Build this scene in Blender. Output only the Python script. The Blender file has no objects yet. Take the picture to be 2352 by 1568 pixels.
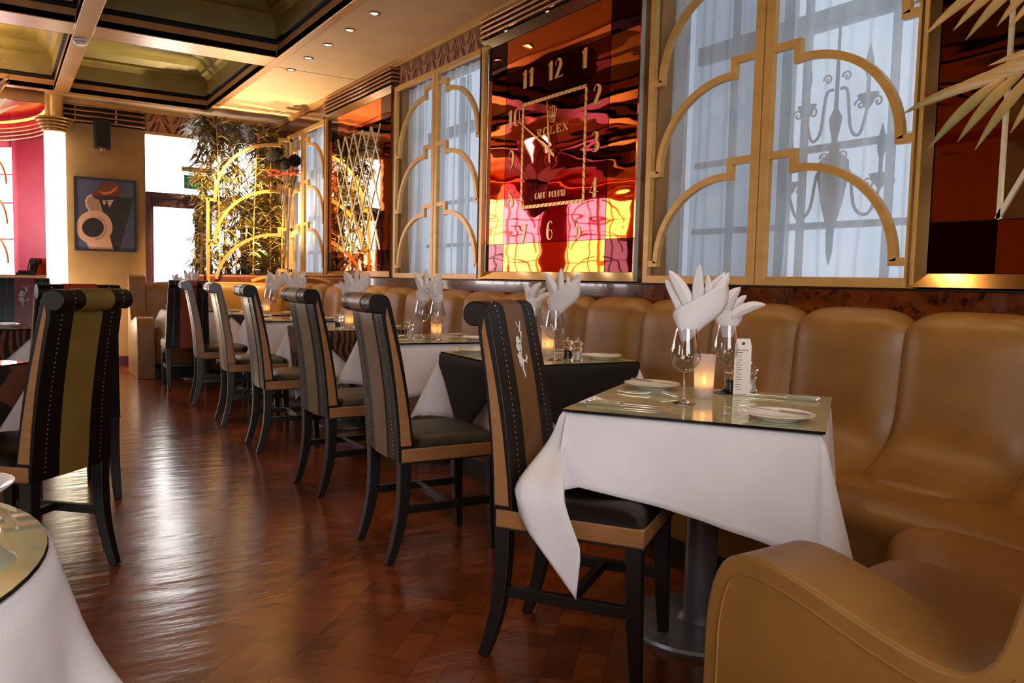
import bpy, math, random
from mathutils import Vector, Matrix
random.seed(11)
S = bpy.context.scene
COL = S.collection
PI = math.pi

# ------------------------------------------------------------------ camera, world, exposure
EYE = 1.12
cd = bpy.data.cameras.new('camera')
cam = bpy.data.objects.new('camera', cd)
COL.objects.link(cam)
cd.sensor_width = 36.0
cd.lens = 28.0
cd.clip_start = 0.05
R0 = Vector((0.83975531, -0.54249574, 0.02256965))
D0 = Vector((-0.02215992, -0.07577592, -0.9968786))
F0 = Vector((0.54251263, 0.83663396, -0.07565489))
cam.matrix_world = Matrix(((R0.x, -D0.x, -F0.x, 0), (R0.y, -D0.y, -F0.y, 0), (R0.z, -D0.z, -F0.z, EYE), (0, 0, 0, 1)))
cd.dof.use_dof = False
S.camera = cam

W = bpy.data.worlds.new('world')
S.world = W
W.use_nodes = True
W.node_tree.nodes['Background'].inputs[0].default_value = (0.62, 0.78, 1.0, 1)
W.node_tree.nodes['Background'].inputs[1].default_value = 0.9
S.view_settings.view_transform = 'Standard'
S.view_settings.look = 'None'
S.view_settings.exposure = 0.0
S.view_settings.gamma = 1.0
S.view_settings.use_curve_mapping = False
S.cycles.transparent_max_bounces = 24

DAY = 7.0        # daylight behind the bright windows
WARM = (1.0, 0.66, 0.34)


def light(name, kind, loc, energy, color, target=None, **kw):
    d = bpy.data.lights.new(name, kind)
    d.energy = energy
    d.color = color
    for k, v in kw.items():
        setattr(d, k, v)
    o = bpy.data.objects.new(name, d)
    COL.objects.link(o)
    o.location = loc
    if target is not None:
        o.rotation_euler = (Vector(target) - Vector(loc)).to_track_quat('-Z', 'Y').to_euler()
    return o


# added area fill behind the camera, soft frontal light on the near tables
light('front_fill_area', 'AREA', (0.0, -1.8, 1.9), 105, (0.97, 0.97, 1.0), (1.3, 4.5, 0.8), size=2.2)


# ------------------------------------------------------------------ materials
def lin(h):
    c = [int(h[i:i + 2], 16) / 255 for i in (0, 2, 4)]
    return tuple(x / 12.92 if x <= 0.04045 else ((x + 0.055) / 1.055) ** 2.4 for x in c) + (1,)


MATS = {}


def mat(name, c1, c2=None, rough=0.5, metal=0.0, scale=8.0, bump=0.0, bscale=None, stretch=(1, 1, 1), spec=0.5, coat=0.0, detail=3.0):
    """a noise mottled principled material"""
    m = bpy.data.materials.new(name)
    m.use_nodes = True
    nt = m.node_tree
    b = nt.nodes['Principled BSDF']
    b.inputs['Roughness'].default_value = rough
    b.inputs['Metallic'].default_value = metal
    b.inputs['Specular IOR Level'].default_value = spec
    b.inputs['Coat Weight'].default_value = coat
    tc = nt.nodes.new('ShaderNodeTexCoord')
    mp = nt.nodes.new('ShaderNodeMapping')
    mp.inputs['Scale'].default_value = stretch
    nt.links.new(tc.outputs['Object'], mp.inputs['Vector'])
    n = nt.nodes.new('ShaderNodeTexNoise')
    n.inputs['Scale'].default_value = scale
    n.inputs['Detail'].default_value = detail
    nt.links.new(mp.outputs[0], n.inputs['Vector'])
    r = nt.nodes.new('ShaderNodeValToRGB')
    r.color_ramp.elements[0].position = 0.3
    r.color_ramp.elements[1].position = 0.7
    a1 = lin(c1)
    a2 = lin(c2) if c2 else tuple(x * 0.9 for x in a1[:3]) + (1,)
    r.color_ramp.elements[0].color = a1
    r.color_ramp.elements[1].color = a2
    nt.links.new(n.outputs['Fac'], r.inputs[0])
    nt.links.new(r.outputs[0], b.inputs['Base Color'])
    if bump:
        bp = nt.nodes.new('ShaderNodeBump')
        bp.inputs['Strength'].default_value = bump
        bp.inputs['Distance'].default_value = 0.01
        n2 = nt.nodes.new('ShaderNodeTexNoise')
        n2.inputs['Scale'].default_value = bscale or scale
        nt.links.new(mp.outputs[0], n2.inputs['Vector'])
        nt.links.new(n2.outputs['Fac'], bp.inputs['Height'])
        nt.links.new(bp.outputs[0], b.inputs['Normal'])
    MATS[name] = m
    return m


def emis(name, col, strength):
    m = bpy.data.materials.new(name)
    m.use_nodes = True
    nt = m.node_tree
    nt.nodes.remove(nt.nodes['Principled BSDF'])
    e = nt.nodes.new('ShaderNodeEmission')
    e.inputs[0].default_value = col if len(col) == 4 else tuple(col) + (1,)
    e.inputs[1].default_value = strength
    nt.links.new(e.outputs[0], nt.nodes['Material Output'].inputs[0])
    return m


def wavy_mirror(name, hexcol, rough=0.02, wave=0.25):
    m = mat(name, hexcol, hexcol, rough, 1.0, 3.0)
    nt = m.node_tree
    b = nt.nodes['Principled BSDF']
    tc = nt.nodes.new('ShaderNodeTexCoord')
    mp = nt.nodes.new('ShaderNodeMapping')
    mp.inputs['Scale'].default_value = (1, 0.9, 3.4)
    nt.links.new(tc.outputs['Object'], mp.inputs['Vector'])
    n = nt.nodes.new('ShaderNodeTexNoise')
    n.inputs['Scale'].default_value = 2.2
    n.inputs['Detail'].default_value = 1.0
    nt.links.new(mp.outputs[0], n.inputs['Vector'])
    bp = nt.nodes.new('ShaderNodeBump')
    bp.inputs['Strength'].default_value = wave
    bp.inputs['Distance'].default_value = 0.02
    nt.links.new(n.outputs['Fac'], bp.inputs['Height'])
    nt.links.new(bp.outputs[0], b.inputs['Normal'])
    return m


def glass_mat(name, col=(1, 1, 1, 1), rough=0.0, ior=1.45):
    """clear glass that lets light through its shadow side as real thin glass does"""
    m = bpy.data.materials.new(name)
    m.use_nodes = True
    nt = m.node_tree
    nt.nodes.remove(nt.nodes['Principled BSDF'])
    out = nt.nodes['Material Output']
    t = nt.nodes.new('ShaderNodeBsdfTransparent')
    t.inputs[0].default_value = tuple(0.93 * c for c in col[:3]) + (1,)
    g = nt.nodes.new('ShaderNodeBsdfGlossy')
    g.inputs['Roughness'].default_value = 0.03
    lw = nt.nodes.new('ShaderNodeLayerWeight')
    lw.inputs[0].default_value = 0.5
    pw = nt.nodes.new('ShaderNodeMath')
    pw.operation = 'POWER'
    pw.inputs[1].default_value = 3.0
    nt.links.new(lw.outputs['Facing'], pw.inputs[0])
    f = nt.nodes.new('ShaderNodeMapRange')
    f.inputs['To Min'].default_value = 0.07
    f.inputs['To Max'].default_value = 0.9
    nt.links.new(pw.outputs[0], f.inputs['Value'])
    mx = nt.nodes.new('ShaderNodeMixShader')
    nt.links.new(f.outputs[0], mx.inputs[0])
    nt.links.new(t.outputs[0], mx.inputs[1])
    nt.links.new(g.outputs[0], mx.inputs[2])
    nt.links.new(mx.outputs[0], out.inputs[0])
    return m


def veil(name, col, transp, tint=(1, 1, 1, 1), trans=0.5):
    """thin translucent stuff: sheer curtain, frosted glass"""
    m = bpy.data.materials.new(name)
    m.use_nodes = True
    nt = m.node_tree
    nt.nodes.remove(nt.nodes['Principled BSDF'])
    out = nt.nodes['Material Output']
    d = nt.nodes.new('ShaderNodeBsdfDiffuse')
    d.inputs[0].default_value = col
    t = nt.nodes.new('ShaderNodeBsdfTranslucent')
    t.inputs[0].default_value = col
    a = nt.nodes.new('ShaderNodeMixShader')
    a.inputs[0].default_value = trans
    nt.links.new(d.outputs[0], a.inputs[1])
    nt.links.new(t.outputs[0], a.inputs[2])
    tr = nt.nodes.new('ShaderNodeBsdfTransparent')
    tr.inputs[0].default_value = tint
    b = nt.nodes.new('ShaderNodeMixShader')
    lw = nt.nodes.new('ShaderNodeLayerWeight')
    lw.inputs[0].default_value = 0.5
    mr = nt.nodes.new('ShaderNodeMapRange')
    mr.inputs['From Min'].default_value = 0.0
    mr.inputs['From Max'].default_value = 1.0
    mr.inputs['To Min'].default_value = transp
    mr.inputs['To Max'].default_value = transp * 0.45
    nt.links.new(lw.outputs['Facing'], mr.inputs['Value'])
    nt.links.new(mr.outputs[0], b.inputs[0])
    nt.links.new(a.outputs[0], b.inputs[1])
    nt.links.new(tr.outputs[0], b.inputs[2])
    nt.links.new(b.outputs[0], out.inputs[0])
    return m


def parquet():
    m = mat('parquet', '6b2a0c', '4a1805', 0.24, 0, 3.0, spec=0.5)
    nt = m.node_tree
    b = nt.nodes['Principled BSDF']
    b.inputs['Coat Weight'].default_value = 0.2
    b.inputs['Coat Roughness'].default_value = 0.16
    tc = nt.nodes.new('ShaderNodeTexCoord')

    def mapped(rot, sc=(1, 1, 1)):
        mp = nt.nodes.new('ShaderNodeMapping')
        mp.inputs['Rotation'].default_value = (0, 0, rot)
        mp.inputs['Scale'].default_value = sc
        nt.links.new(tc.outputs['Object'], mp.inputs['Vector'])
        return mp

    def bricks(rot):
        mp = mapped(rot)
        br = nt.nodes.new('ShaderNodeTexBrick')
        br.inputs['Color1'].default_value = lin('8c4518')
        br.inputs['Color2'].default_value = lin('6a300f')
        br.inputs['Mortar'].default_value = lin('4a200a')
        br.inputs['Scale'].default_value = 1.0
        br.inputs['Brick Width'].default_value = 0.36
        br.inputs['Row Height'].default_value = 0.09
        br.inputs['Mortar Size'].default_value = 0.0012
        br.offset = 0.5
        nt.links.new(mp.outputs[0], br.inputs['Vector'])
        return br
    b1, b2 = bricks(PI / 4), bricks(-PI / 4)
    wv = nt.nodes.new('ShaderNodeTexChecker')
    wv.inputs['Scale'].default_value = 1 / 0.36
    mp = mapped(PI / 4)
    nt.links.new(mp.outputs[0], wv.inputs['Vector'])
    mx = nt.nodes.new('ShaderNodeMix')
    mx.data_type = 'RGBA'
    nt.links.new(wv.outputs['Fac'], mx.inputs[0])
    nt.links.new(b1.outputs['Color'], mx.inputs[6])
    nt.links.new(b2.outputs['Color'], mx.inputs[7])
    n = nt.nodes.new('ShaderNodeTexNoise')
    n.inputs['Scale'].default_value = 2.2
    n.inputs['Detail'].default_value = 6
    nt.links.new(tc.outputs['Object'], n.inputs['Vector'])
    rp = nt.nodes.new('ShaderNodeValToRGB')
    rp.color_ramp.elements[0].position = 0.3
    rp.color_ramp.elements[0].color = (0.62, 0.60, 0.58, 1)
    rp.color_ramp.elements[1].position = 0.75
    rp.color_ramp.elements[1].color = (1.15, 1.15, 1.15, 1)
    nt.links.new(n.outputs['Fac'], rp.inputs[0])
    mu = nt.nodes.new('ShaderNodeMix')
    mu.data_type = 'RGBA'
    mu.blend_type = 'MULTIPLY'
    mu.inputs[0].default_value = 1.0
    nt.links.new(mx.outputs[2], mu.inputs[6])
    nt.links.new(rp.outputs[0], mu.inputs[7])
    nt.links.new(mu.outputs[2], b.inputs['Base Color'])
    # worn, unevenly sanded boards
    st = mapped(0.5, (2.2, 9.0, 1))
    n2 = nt.nodes.new('ShaderNodeTexNoise')
    n2.inputs['Scale'].default_value = 1.4
    n2.inputs['Detail'].default_value = 5
    nt.links.new(st.outputs[0], n2.inputs['Vector'])
    bp = nt.nodes.new('ShaderNodeBump')
    bp.inputs['Strength'].default_value = 0.22
    bp.inputs['Distance'].default_value = 0.02
    nt.links.new(n2.outputs['Fac'], bp.inputs['Height'])
    nt.links.new(bp.outputs[0], b.inputs['Normal'])
    nt.links.new(bp.outputs[0], b.inputs['Coat Normal'])
    mr = nt.nodes.new('ShaderNodeMapRange')
    mr.inputs['To Min'].default_value = 0.15
    mr.inputs['To Max'].default_value = 0.27
    nt.links.new(n.outputs['Fac'], mr.inputs['Value'])
    nt.links.new(mr.outputs[0], b.inputs['Roughness'])
    return m


def zebra():
    m = mat('zebra_cloth', '1a0d08', '6a3a1c', 0.85, 0, 3.0)
    nt = m.node_tree
    b = nt.nodes['Principled BSDF']
    tc = nt.nodes.new('ShaderNodeTexCoord')
    w = nt.nodes.new('ShaderNodeTexWave')
    w.inputs['Scale'].default_value = 7.0
    w.inputs['Distortion'].default_value = 7.0
    w.inputs['Detail'].default_value = 1.5
    w.inputs['Detail Scale'].default_value = 0.9
    nt.links.new(tc.outputs['Object'], w.inputs['Vector'])
    r = nt.nodes.new('ShaderNodeValToRGB')
    r.color_ramp.elements[0].position = 0.45
    r.color_ramp.elements[0].color = lin('100806')
    r.color_ramp.elements[1].position = 0.7
    r.color_ramp.elements[1].color = lin('6b3d1e')
    nt.links.new(w.outputs['Fac'], r.inputs[0])
    nt.links.new(r.outputs[0], b.inputs['Base Color'])
    return m


def burl():
    m = mat('burl_veneer', '74360f', '481c07', 0.12, 0, 9.0, coat=0.5, detail=8)
    nt = m.node_tree
    b = nt.nodes['Principled BSDF']
    old = b.inputs['Base Color'].links[0].from_socket
    tc = nt.nodes.new('ShaderNodeTexCoord')
    n = nt.nodes.new('ShaderNodeTexNoise')
    n.inputs['Scale'].default_value = 26
    n.inputs['Detail'].default_value = 4
    nt.links.new(tc.outputs['Object'], n.inputs['Vector'])
    r = nt.nodes.new('ShaderNodeValToRGB')
    r.color_ramp.elements[0].position = 0.32
    r.color_ramp.elements[0].color = (0.12, 0.08, 0.06, 1)
    r.color_ramp.elements[1].position = 0.46
    r.color_ramp.elements[1].color = (1, 1, 1, 1)
    nt.links.new(n.outputs['Fac'], r.inputs[0])
    mu = nt.nodes.new('ShaderNodeMix')
    mu.data_type = 'RGBA'
    mu.blend_type = 'MULTIPLY'
    mu.inputs[0].default_value = 1.0
    nt.links.new(old, mu.inputs[6])
    nt.links.new(r.outputs[0], mu.inputs[7])
    nt.links.new(mu.outputs[2], b.inputs['Base Color'])
    return m


M_floor = parquet()
M_zebra = zebra()
M_burl = burl()
M_plaster = mat('cream_plaster', 'd8b184', 'cfa678', 0.7, 0, 4)
M_beam = mat('bronze_beam_paint', 'b8824a', 'a2713c', 0.34, 0.25, 6, stretch=(1, 6, 1), bump=0.08)
M_coffer = mat('olive_bronze_paint', '8c7a3e', '786a36', 0.42, 0.15, 5)
M_slot = mat('dark_shadow_gap', '120b06', '0c0805', 0.8)
M_wallgold = mat('sand_wall_paint', '9c7446', '8e683c', 0.75, 0, 5, bump=0.15, bscale=90)
M_frieze = mat('frieze_tan', 'b07a4a', 'a06c3e', 0.6, 0, 7)
M_chevron = mat('chevron_brown', '6e3a24', '5e2f1c', 0.6, 0, 7)
M_gold = mat('gold_lacquer', 'cda25c', 'c0934c', 0.34, 0.25, 7, stretch=(1, 1, 3))
M_golddark = mat('gilt_numerals', 'd9aa5c', 'cf9f50', 0.35, 0.4, 9)
M_copper = mat('bronze_tube', 'a5704a', '94613d', 0.3, 0.6, 9)
M_chrome = mat('polished_steel', 'd2bfa4', 'c8b498', 0.12, 1.0, 5)
M_brassframe = mat('antique_brass', '9c7848', '8e6c40', 0.16, 1.0, 5)
M_leather = mat('gold_leather', '90652e', '825926', 0.40, 0.0, 6, bump=0.06, bscale=220, spec=0.45)
M_planter = mat('brown_leather', '6a2c12', '5a230d', 0.5)
M_black = mat('black_leather', '0f0907', '150d0a', 0.42, 0, 12, bump=0.05, bscale=160, spec=0.26)
M_blackwood = mat('black_lacquered_wood', '0c0908', '120e0c', 0.42, 0, 14)
M_tan = mat('tan_wood_band', '9c6a3a', '8c5d30', 0.5, 0, 10, stretch=(1, 1, 4))
M_nail = mat('nail_metal', 'b9ada0', 'a89c90', 0.3, 1.0)
M_white = mat('white_linen', 'e9e4e6', 'dfd9dc', 0.85, 0, 5, bump=0.05, bscale=260)
M_blackcloth = mat('black_linen', '0c0707', '110a0a', 0.85, 0, 5)
M_purple = mat('plum_linen', '3a2030', '2f1a28', 0.85, 0, 5)
M_mirror = mat('tinted_mirror', 'c9caa8', 'c1c2a0', 0.02, 0.30, 3)
M_edge = mat('dark_glass_edge', '0c1210', '101814', 0.12, 0, 4)
M_steelgrey = mat('grey_powder_coat', '8d9196', '7f8388', 0.35, 0.55, 6)
M_porc = mat('white_porcelain', 'eeeae4', 'e8e4de', 0.12, 0, 4)
M_silver = mat('silver', 'e2dccf', 'd8d2c6', 0.24, 0.85, 6)
M_glass = glass_mat('clear_glass')
M_solidglass = mat('solid_clear_glass', 'fbfaf7', 'f4f3f0', 0.02, 0, 4)
M_solidglass.node_tree.nodes['Principled BSDF'].inputs['Transmission Weight'].default_value = 1.0
M_solidglass.node_tree.nodes['Principled BSDF'].inputs['IOR'].default_value = 1.45
M_frost = veil('frosted_glass', (0.86, 0.76, 0.72, 1), 0.22, (1, 0.93, 0.88, 1), 0.6)
M_flame = emis('flame_glow', (1.0, 0.55, 0.10), 16.0)
M_wax = mat('white_wax', 'efe8dc', 'e6ded0', 0.5)
M_pepper = mat('black_peppercorns', '16110e', '2a211b', 0.7, 0, 60)
M_salt = mat('sea_salt', 'efeae6', 'd9d2cc', 0.6, 0, 60)
M_paper = mat('menu_paper', 'efe8e0', 'e6dfd7', 0.7)
M_ink = mat('grey_ink', '4a4644', '5a5553', 0.8)
M_maroon = mat('maroon_paint', '4a1020', '3f0c1a', 0.45)
M_pink = mat('rose_wall_paint', 'c8405c', 'b83a54', 0.7, 0, 4)
M_red = mat('red_lacquer', 'a81008', '8c0c06', 0.25, 0, 5)
M_iron = mat('wrought_iron', '22262c', '1a1d22', 0.6)
M_bar = mat('grey_window_bar', '6d7580', '636b76', 0.5)
M_bamboo = mat('bamboo_cane', 'b58a44', '8f6a30', 0.45, 0, 20)
M_leaf = mat('bamboo_leaf', 'c09a44', '8c7830', 0.5, 0, 9)
M_leaf2 = mat('bamboo_leaf_dark', '5a5220', '3c4018', 0.5, 0, 9)
M_palm = mat('palm_leaf', 'b58344', '66602a', 0.45, 0, 5)
M_green = mat('sign_green', '0f9a5c', '0d8a52', 0.4)
M_signwhite = mat('sign_white', 'f2f2ee', 'e8e8e4', 0.4)
M_brass = mat('brass', 'c09a4a', 'b08a3c', 0.25, 0.9)
M_speaker = mat('black_plastic', '15100e', '1b1512', 0.5)
M_redglass = wavy_mirror('ruby_mirror', '9a3338', wave=0.085)
M_orange = wavy_mirror('amber_mirror', 'd06a20', wave=0.085)
M_darkglass = wavy_mirror('smoked_mirror', '3a1014', wave=0.07)
M_clearmirror = wavy_mirror('silver_mirror', 'c4b08c', wave=0.04)
M_bev = mat('bevelled_glass', 'f5ead2', 'ebdfc4', 0.3, 0.55)
M_curtain = veil('sheer_voile', (0.86, 0.88, 0.90, 1), 0.36, (0.97, 0.98, 1, 1), 0.62)
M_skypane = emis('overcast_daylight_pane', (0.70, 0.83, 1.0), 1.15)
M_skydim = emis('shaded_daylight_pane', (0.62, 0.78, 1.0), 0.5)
M_daypane = emis('bright_daylight_pane', (1.0, 0.95, 0.88), DAY)
M_doorlight = emis('sunlit_door_pane', (1.0, 0.98, 0.97), 9.0)
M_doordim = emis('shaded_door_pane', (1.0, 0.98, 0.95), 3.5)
M_column = emis('lit_column_glass', (1.0, 0.90, 0.66), 3.2)
M_neon = emis('orange_neon', (1.0, 0.30, 0.05), 5.0)
M_lamp = emis('lamp_glow', (1.0, 0.83, 0.55), 25.0)
M_shade = emis('chandelier_glow', (1.0, 0.62, 0.4), 0.8)


# ------------------------------------------------------------------ geometry helper
class MB:
    def __init__(s):
        s.v, s.f, s.m = [], [], []

    def add(s, vs, fs, mi=0):
        o = len(s.v)
        s.v += [tuple(x) for x in vs]
        s.f += [tuple(i + o for i in f) for f in fs]
        s.m += [mi] * len(fs)
        return s

    def box(s, x0, x1, y0, y1, z0, z1, mi=0, T=None):
        vs = [Vector((x, y, z)) for z in (z0, z1) for y in (y0, y1) for x in (x0, x1)]
        if T:
            vs = [T @ v for v in vs]
        return s.add(vs, [(0, 2, 3, 1), (4, 5, 7, 6), (0, 1, 5, 4), (2, 6, 7, 3), (0, 4, 6, 2), (1, 3, 7, 5)], mi)

    def tube(s, pts, r, seg=8, caps=True, mi=0, rot=0.0, closed=False):
        pts = [Vector(p) for p in pts]
        n = len(pts)
        rr = r if isinstance(r, (list, tuple)) else [r] * n
        tans = []
        for i in range(n):
            if closed:
                t = pts[(i + 1) % n] - pts[i - 1]
            else:
                t = pts[min(i + 1, n - 1)] - pts[max(i - 1, 0)]
            tans.append(t.normalized())
        t0 = tans[0]
        ref = Vector((0, 0, 1)) if abs(t0.z) < 0.9 else Vector((0, 1, 0))
        a = (ref - t0 * ref.dot(t0)).normalized()
        vs = []
        for i in range(n):
            t = tans[i]
            a = (a - t * a.dot(t)).normalized()
            b = t.cross(a)
            for k in range(seg):
                th = 2 * PI * k / seg + rot
                vs.append(pts[i] + (a * math.cos(th) + b * math.sin(th)) * rr[i])
        fs = []
        for i in range(n if closed else n - 1):
            j = (i + 1) % n
            for k in range(seg):
                l = (k + 1) % seg
                fs.append((i * seg + k, i * seg + l, j * seg + l, j * seg + k))
        if caps and not closed:
            fs.append(tuple(range(seg - 1, -1, -1)))
            fs.append(tuple((n - 1) * seg + k for k in range(seg)))
        return s.add(vs, fs, mi)

    def lathe(s, prof, seg=24, c=(0, 0, 0), mi=0, cap=True):
        n = len(prof)
        vs = []
        for r, z in prof:
            for k in range(seg):
                th = 2 * PI * k / seg
                vs.append((c[0] + r * math.cos(th), c[1] + r * math.sin(th), c[2] + z))
        fs = []
        for i in range(n - 1):
            for k in range(seg):
                l = (k + 1) % seg
                fs.append((i * seg + k, i * seg + l, (i + 1) * seg + l, (i + 1) * seg + k))
        if cap:
            if prof[0][0] > 1e-5:
                fs.append(tuple(range(seg - 1, -1, -1)))
            if prof[-1][0] > 1e-5:
                fs.append(tuple((n - 1) * seg + k for k in range(seg)))
        return s.add(vs, fs, mi)

    def prism(s, poly, O, U, V, d, mi=0):
        """2-D polygon in plane (O,U,V) given thickness d along U x V"""
        O, U, V = Vector(O), Vector(U), Vector(V)
        N = U.cross(V).normalized()
        a = [O + U * p[0] + V * p[1] for p in poly]
        b = [p + N * d for p in a]
        n = len(poly)
        fs = [tuple(range(n - 1, -1, -1)), tuple(range(n, 2 * n))]
        for i in range(n):
            j = (i + 1) % n
            fs.append((i, j, n + j, n + i))
        return s.add(a + b, fs, mi)

    def strip(s, pts, w, O, U, V, d, mi=0, closed=False):
        """a flat brush stroke: centre line pts, width w (number or list), thickness d"""
        O, U, V = Vector(O), Vector(U), Vector(V)
        N = U.cross(V).normalized()
        n = len(pts)
        ww = w if isinstance(w, (list, tuple)) else [w] * n
        P = [Vector((p[0], p[1])) for p in pts]
        L, Rr = [], []
        for i in range(n):
            if closed:
                d0 = (P[i] - P[i - 1])
                d1 = (P[(i + 1) % n] - P[i])
            else:
                d0 = P[i] - P[i - 1] if i else P[1] - P[0]
                d1 = P[i + 1] - P[i] if i < n - 1 else d0
            d0 = d0.normalized()
            d1 = d1.normalized()
            n0 = Vector((-d0.y, d0.x))
            n1 = Vector((-d1.y, d1.x))
            b = (n0 + n1)
            if b.length < 1e-4:
                b = n0
            b = b.normalized()
            k = min(1.0 / max(b.dot(n0), 0.35), 1.9)
            L.append(P[i] + b * (ww[i] / 2 * k))
            Rr.append(P[i] - b * (ww[i] / 2 * k))
        vs = []
        for i in range(n):
            for q in (L[i], Rr[i]):
                p = O + U * q.x + V * q.y
                vs += [p, p + N * d]
        fs = []
        for i in range(n if closed else n - 1):
            a, b = i * 4, ((i + 1) % n) * 4
            fs += [(a, a + 2, b + 2, b), (a + 1, b + 1, b + 3, a + 3), (a, b, b + 1, a + 1), (a + 2, a + 3, b + 3, b + 2)]
        if not closed:
            e = (n - 1) * 4
            fs += [(0, 1, 3, 2), (e, e + 2, e + 3, e + 1)]
        return s.add(vs, fs, mi)

    def sheet(s, fn, nu, nv, mi=0, cu=False, flip=False):
        vs = [fn(i / (nu if cu else nu - 1), j / (nv - 1)) for j in range(nv) for i in range(nu)]
        fs = []
        for j in range(nv - 1):
            for i in range(nu if cu else nu - 1):
                k = (i + 1) % nu
                q = (j * nu + i, j * nu + k, (j + 1) * nu + k, (j + 1) * nu + i)
                fs.append(q[::-1] if flip else q)
        return s.add(vs, fs, mi)

    def build(s, name, mats, parent=None, smooth=40, bevel=0, solid=0, sub=0, loc=None, seg=2):
        me = bpy.data.meshes.new(name)
        me.from_pydata(s.v, [], s.f)
        me.update()
        for m in (mats if isinstance(mats, (list, tuple)) else [mats]):
            me.materials.append(m)
        if max(s.m, default=0):
            me.polygons.foreach_set('material_index', s.m)
        if smooth:
            me.polygons.foreach_set('use_smooth', [True] * len(me.polygons))
            me.set_sharp_from_angle(angle=math.radians(smooth))
        o = bpy.data.objects.new(name, me)
        COL.objects.link(o)
        if parent:
            o.parent = parent
        if loc:
            o.location = loc
        if solid:
            md = o.modifiers.new('solid', 'SOLIDIFY')
            md.thickness = abs(solid)
            md.offset = 0 if solid > 0 else -1
        if bevel:
            md = o.modifiers.new('bevel', 'BEVEL')
            md.width = bevel
            md.segments = seg
            md.limit_method = 'ANGLE'
            md.angle_limit = math.radians(40)
        if sub:
            md = o.modifiers.new('sub', 'SUBSURF')
            md.levels = sub
            md.render_levels = sub
        return o


def tag(o, label, cat, group=None):
    o['label'] = label
    o['category'] = cat
    if group:
        o['group'] = group
    return o


def thing(name, label, cat, loc=(0, 0, 0), rz=0.0, group=None):
    o = bpy.data.objects.new(name, None)
    COL.objects.link(o)
    o.empty_display_size = 0.05
    o.location = loc
    o.rotation_euler = (0, 0, rz)
    return tag(o, label, cat, group)


def struct(o):
    o['kind'] = 'structure'
    return o


def dup(root, label, loc, rz=0.0, group=None):
    r = root.copy()
    COL.objects.link(r)
    r.location = loc
    r.rotation_euler = (0, 0, rz)
    r['label'] = label
    if group:
        r['group'] = group
    for ch in list(root.children):
        c = ch.copy()
        COL.objects.link(c)
        c.parent = r
        for g in list(ch.children):
            d = g.copy()
            COL.objects.link(d)
            d.parent = c
    return r


def lerp(a, b, t):
    return a + (b - a) * t


def smoothpath(pts, n):
    """Catmull-Rom through 2-D or 3-D points"""
    P = [Vector(p) for p in pts]
    out = []
    m = len(P) - 1
    for i in range(n):
        t = i / (n - 1) * m
        k = min(int(t), m - 1)
        u = t - k
        p0, p1, p2, p3 = P[max(k - 1, 0)], P[k], P[k + 1], P[min(k + 2, m)]
        out.append(0.5 * ((2 * p1) + (p2 - p0) * u + (2 * p0 - 5 * p1 + 4 * p2 - p3) * u * u + (3 * p1 - p0 - 3 * p2 + p3) * u ** 3))
    return out

# ------------------------------------------------------------------ the room
XR, YF, ZC, XL, YB = 3.10, 10.50, 3.06, -5.0, -2.6
WC = (-0.77, 2.57, 5.91, 9.25)       # window centres on the window wall
PC = (0.93, 4.30, 7.635)             # pier centres
SILL, HEAD = 1.126, 2.82

struct(MB().box(XL, XR + 0.3, YB, 13.2, -0.1, 0.0).build('floor', M_floor))

w = MB().box(XR, XR + 0.22, YB, YF + 0.2, 0, SILL).box(XR, XR + 0.22, YB, YF + 0.2, HEAD, ZC + 0.3)
edges = [YB] + [e for c in WC for e in (c - 0.77, c + 0.77)] + [YF + 0.2]
for i in range(0, len(edges), 2):
    w.box(XR, XR + 0.22, edges[i], edges[i + 1], SILL, HEAD)
struct(w.build('wall_right', M_wallgold))

# the far wall between the bay and the corner, with the door opening
w = MB().box(0.55, 1.53, YF, YF + 0.2, 0, ZC + 0.3).box(1.53, XR + 0.22, YF, YF + 0.2, 2.79, ZC + 0.3)
w.box(2.85, XR + 0.22, YF, YF + 0.2, 0, 2.79).box(XL, -3.4, YF, YF + 0.2, 0, ZC + 0.3)
struct(w.build('wall_far', M_wallgold))
# the long wall opposite, windows at the same rhythm
LW = (-0.77, 2.57)
ledges = [YB] + [e for c in LW for e in (c - 0.77, c + 0.77)] + [YF + 0.2]
w = MB().box(XL - 0.2, XL, YB, YF + 0.2, 0, SILL).box(XL - 0.2, XL, YB, YF + 0.2, HEAD, ZC + 0.3)
for i in range(0, len(ledges), 2):
    w.box(XL - 0.2, XL, ledges[i], ledges[i + 1], SILL, HEAD)
struct(w.build('wall_left', M_wallgold))
struct(MB().box(XL - 0.2, XR + 0.22, YB - 0.2, YB, 0, ZC + 0.3).build('wall_back', M_wallgold))

# ceiling: plaster margins, beam grid, coffers
cl = MB()
cl.box(2.22, XR + 0.2, YB, YF + 0.1, ZC, ZC + 0.05)
cl.box(0.5, 2.22, 10.16, YF + 0.1, ZC - 0.002, ZC + 0.05)
ceil = struct(cl.build('ceiling', M_plaster))
for y in (4.26, 7.6):
    MB().box(2.23, XR, y - 0.003, y + 0.003, ZC - 0.0015, ZC + 0.002).build('panel_joint', M_slot, ceil)
XS = [(-2.50, -1.05), (-0.88, 0.57), (0.71, 2.14)]
YS = [(-0.85, 1.60), (1.95, 4.40), (4.78, 7.24), (7.60, 10.04)]
bm = MB()
ZB = ZC - 0.012
xcuts = [-2.66] + [e for p in XS for e in p] + [2.22]
ycuts = [YB] + [e for p in YS for e in p] + [10.16]
for i in range(0, len(xcuts), 2):
    bm.box(xcuts[i], xcuts[i + 1], YB, 10.16, ZB, ZC + 0.05)
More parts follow.
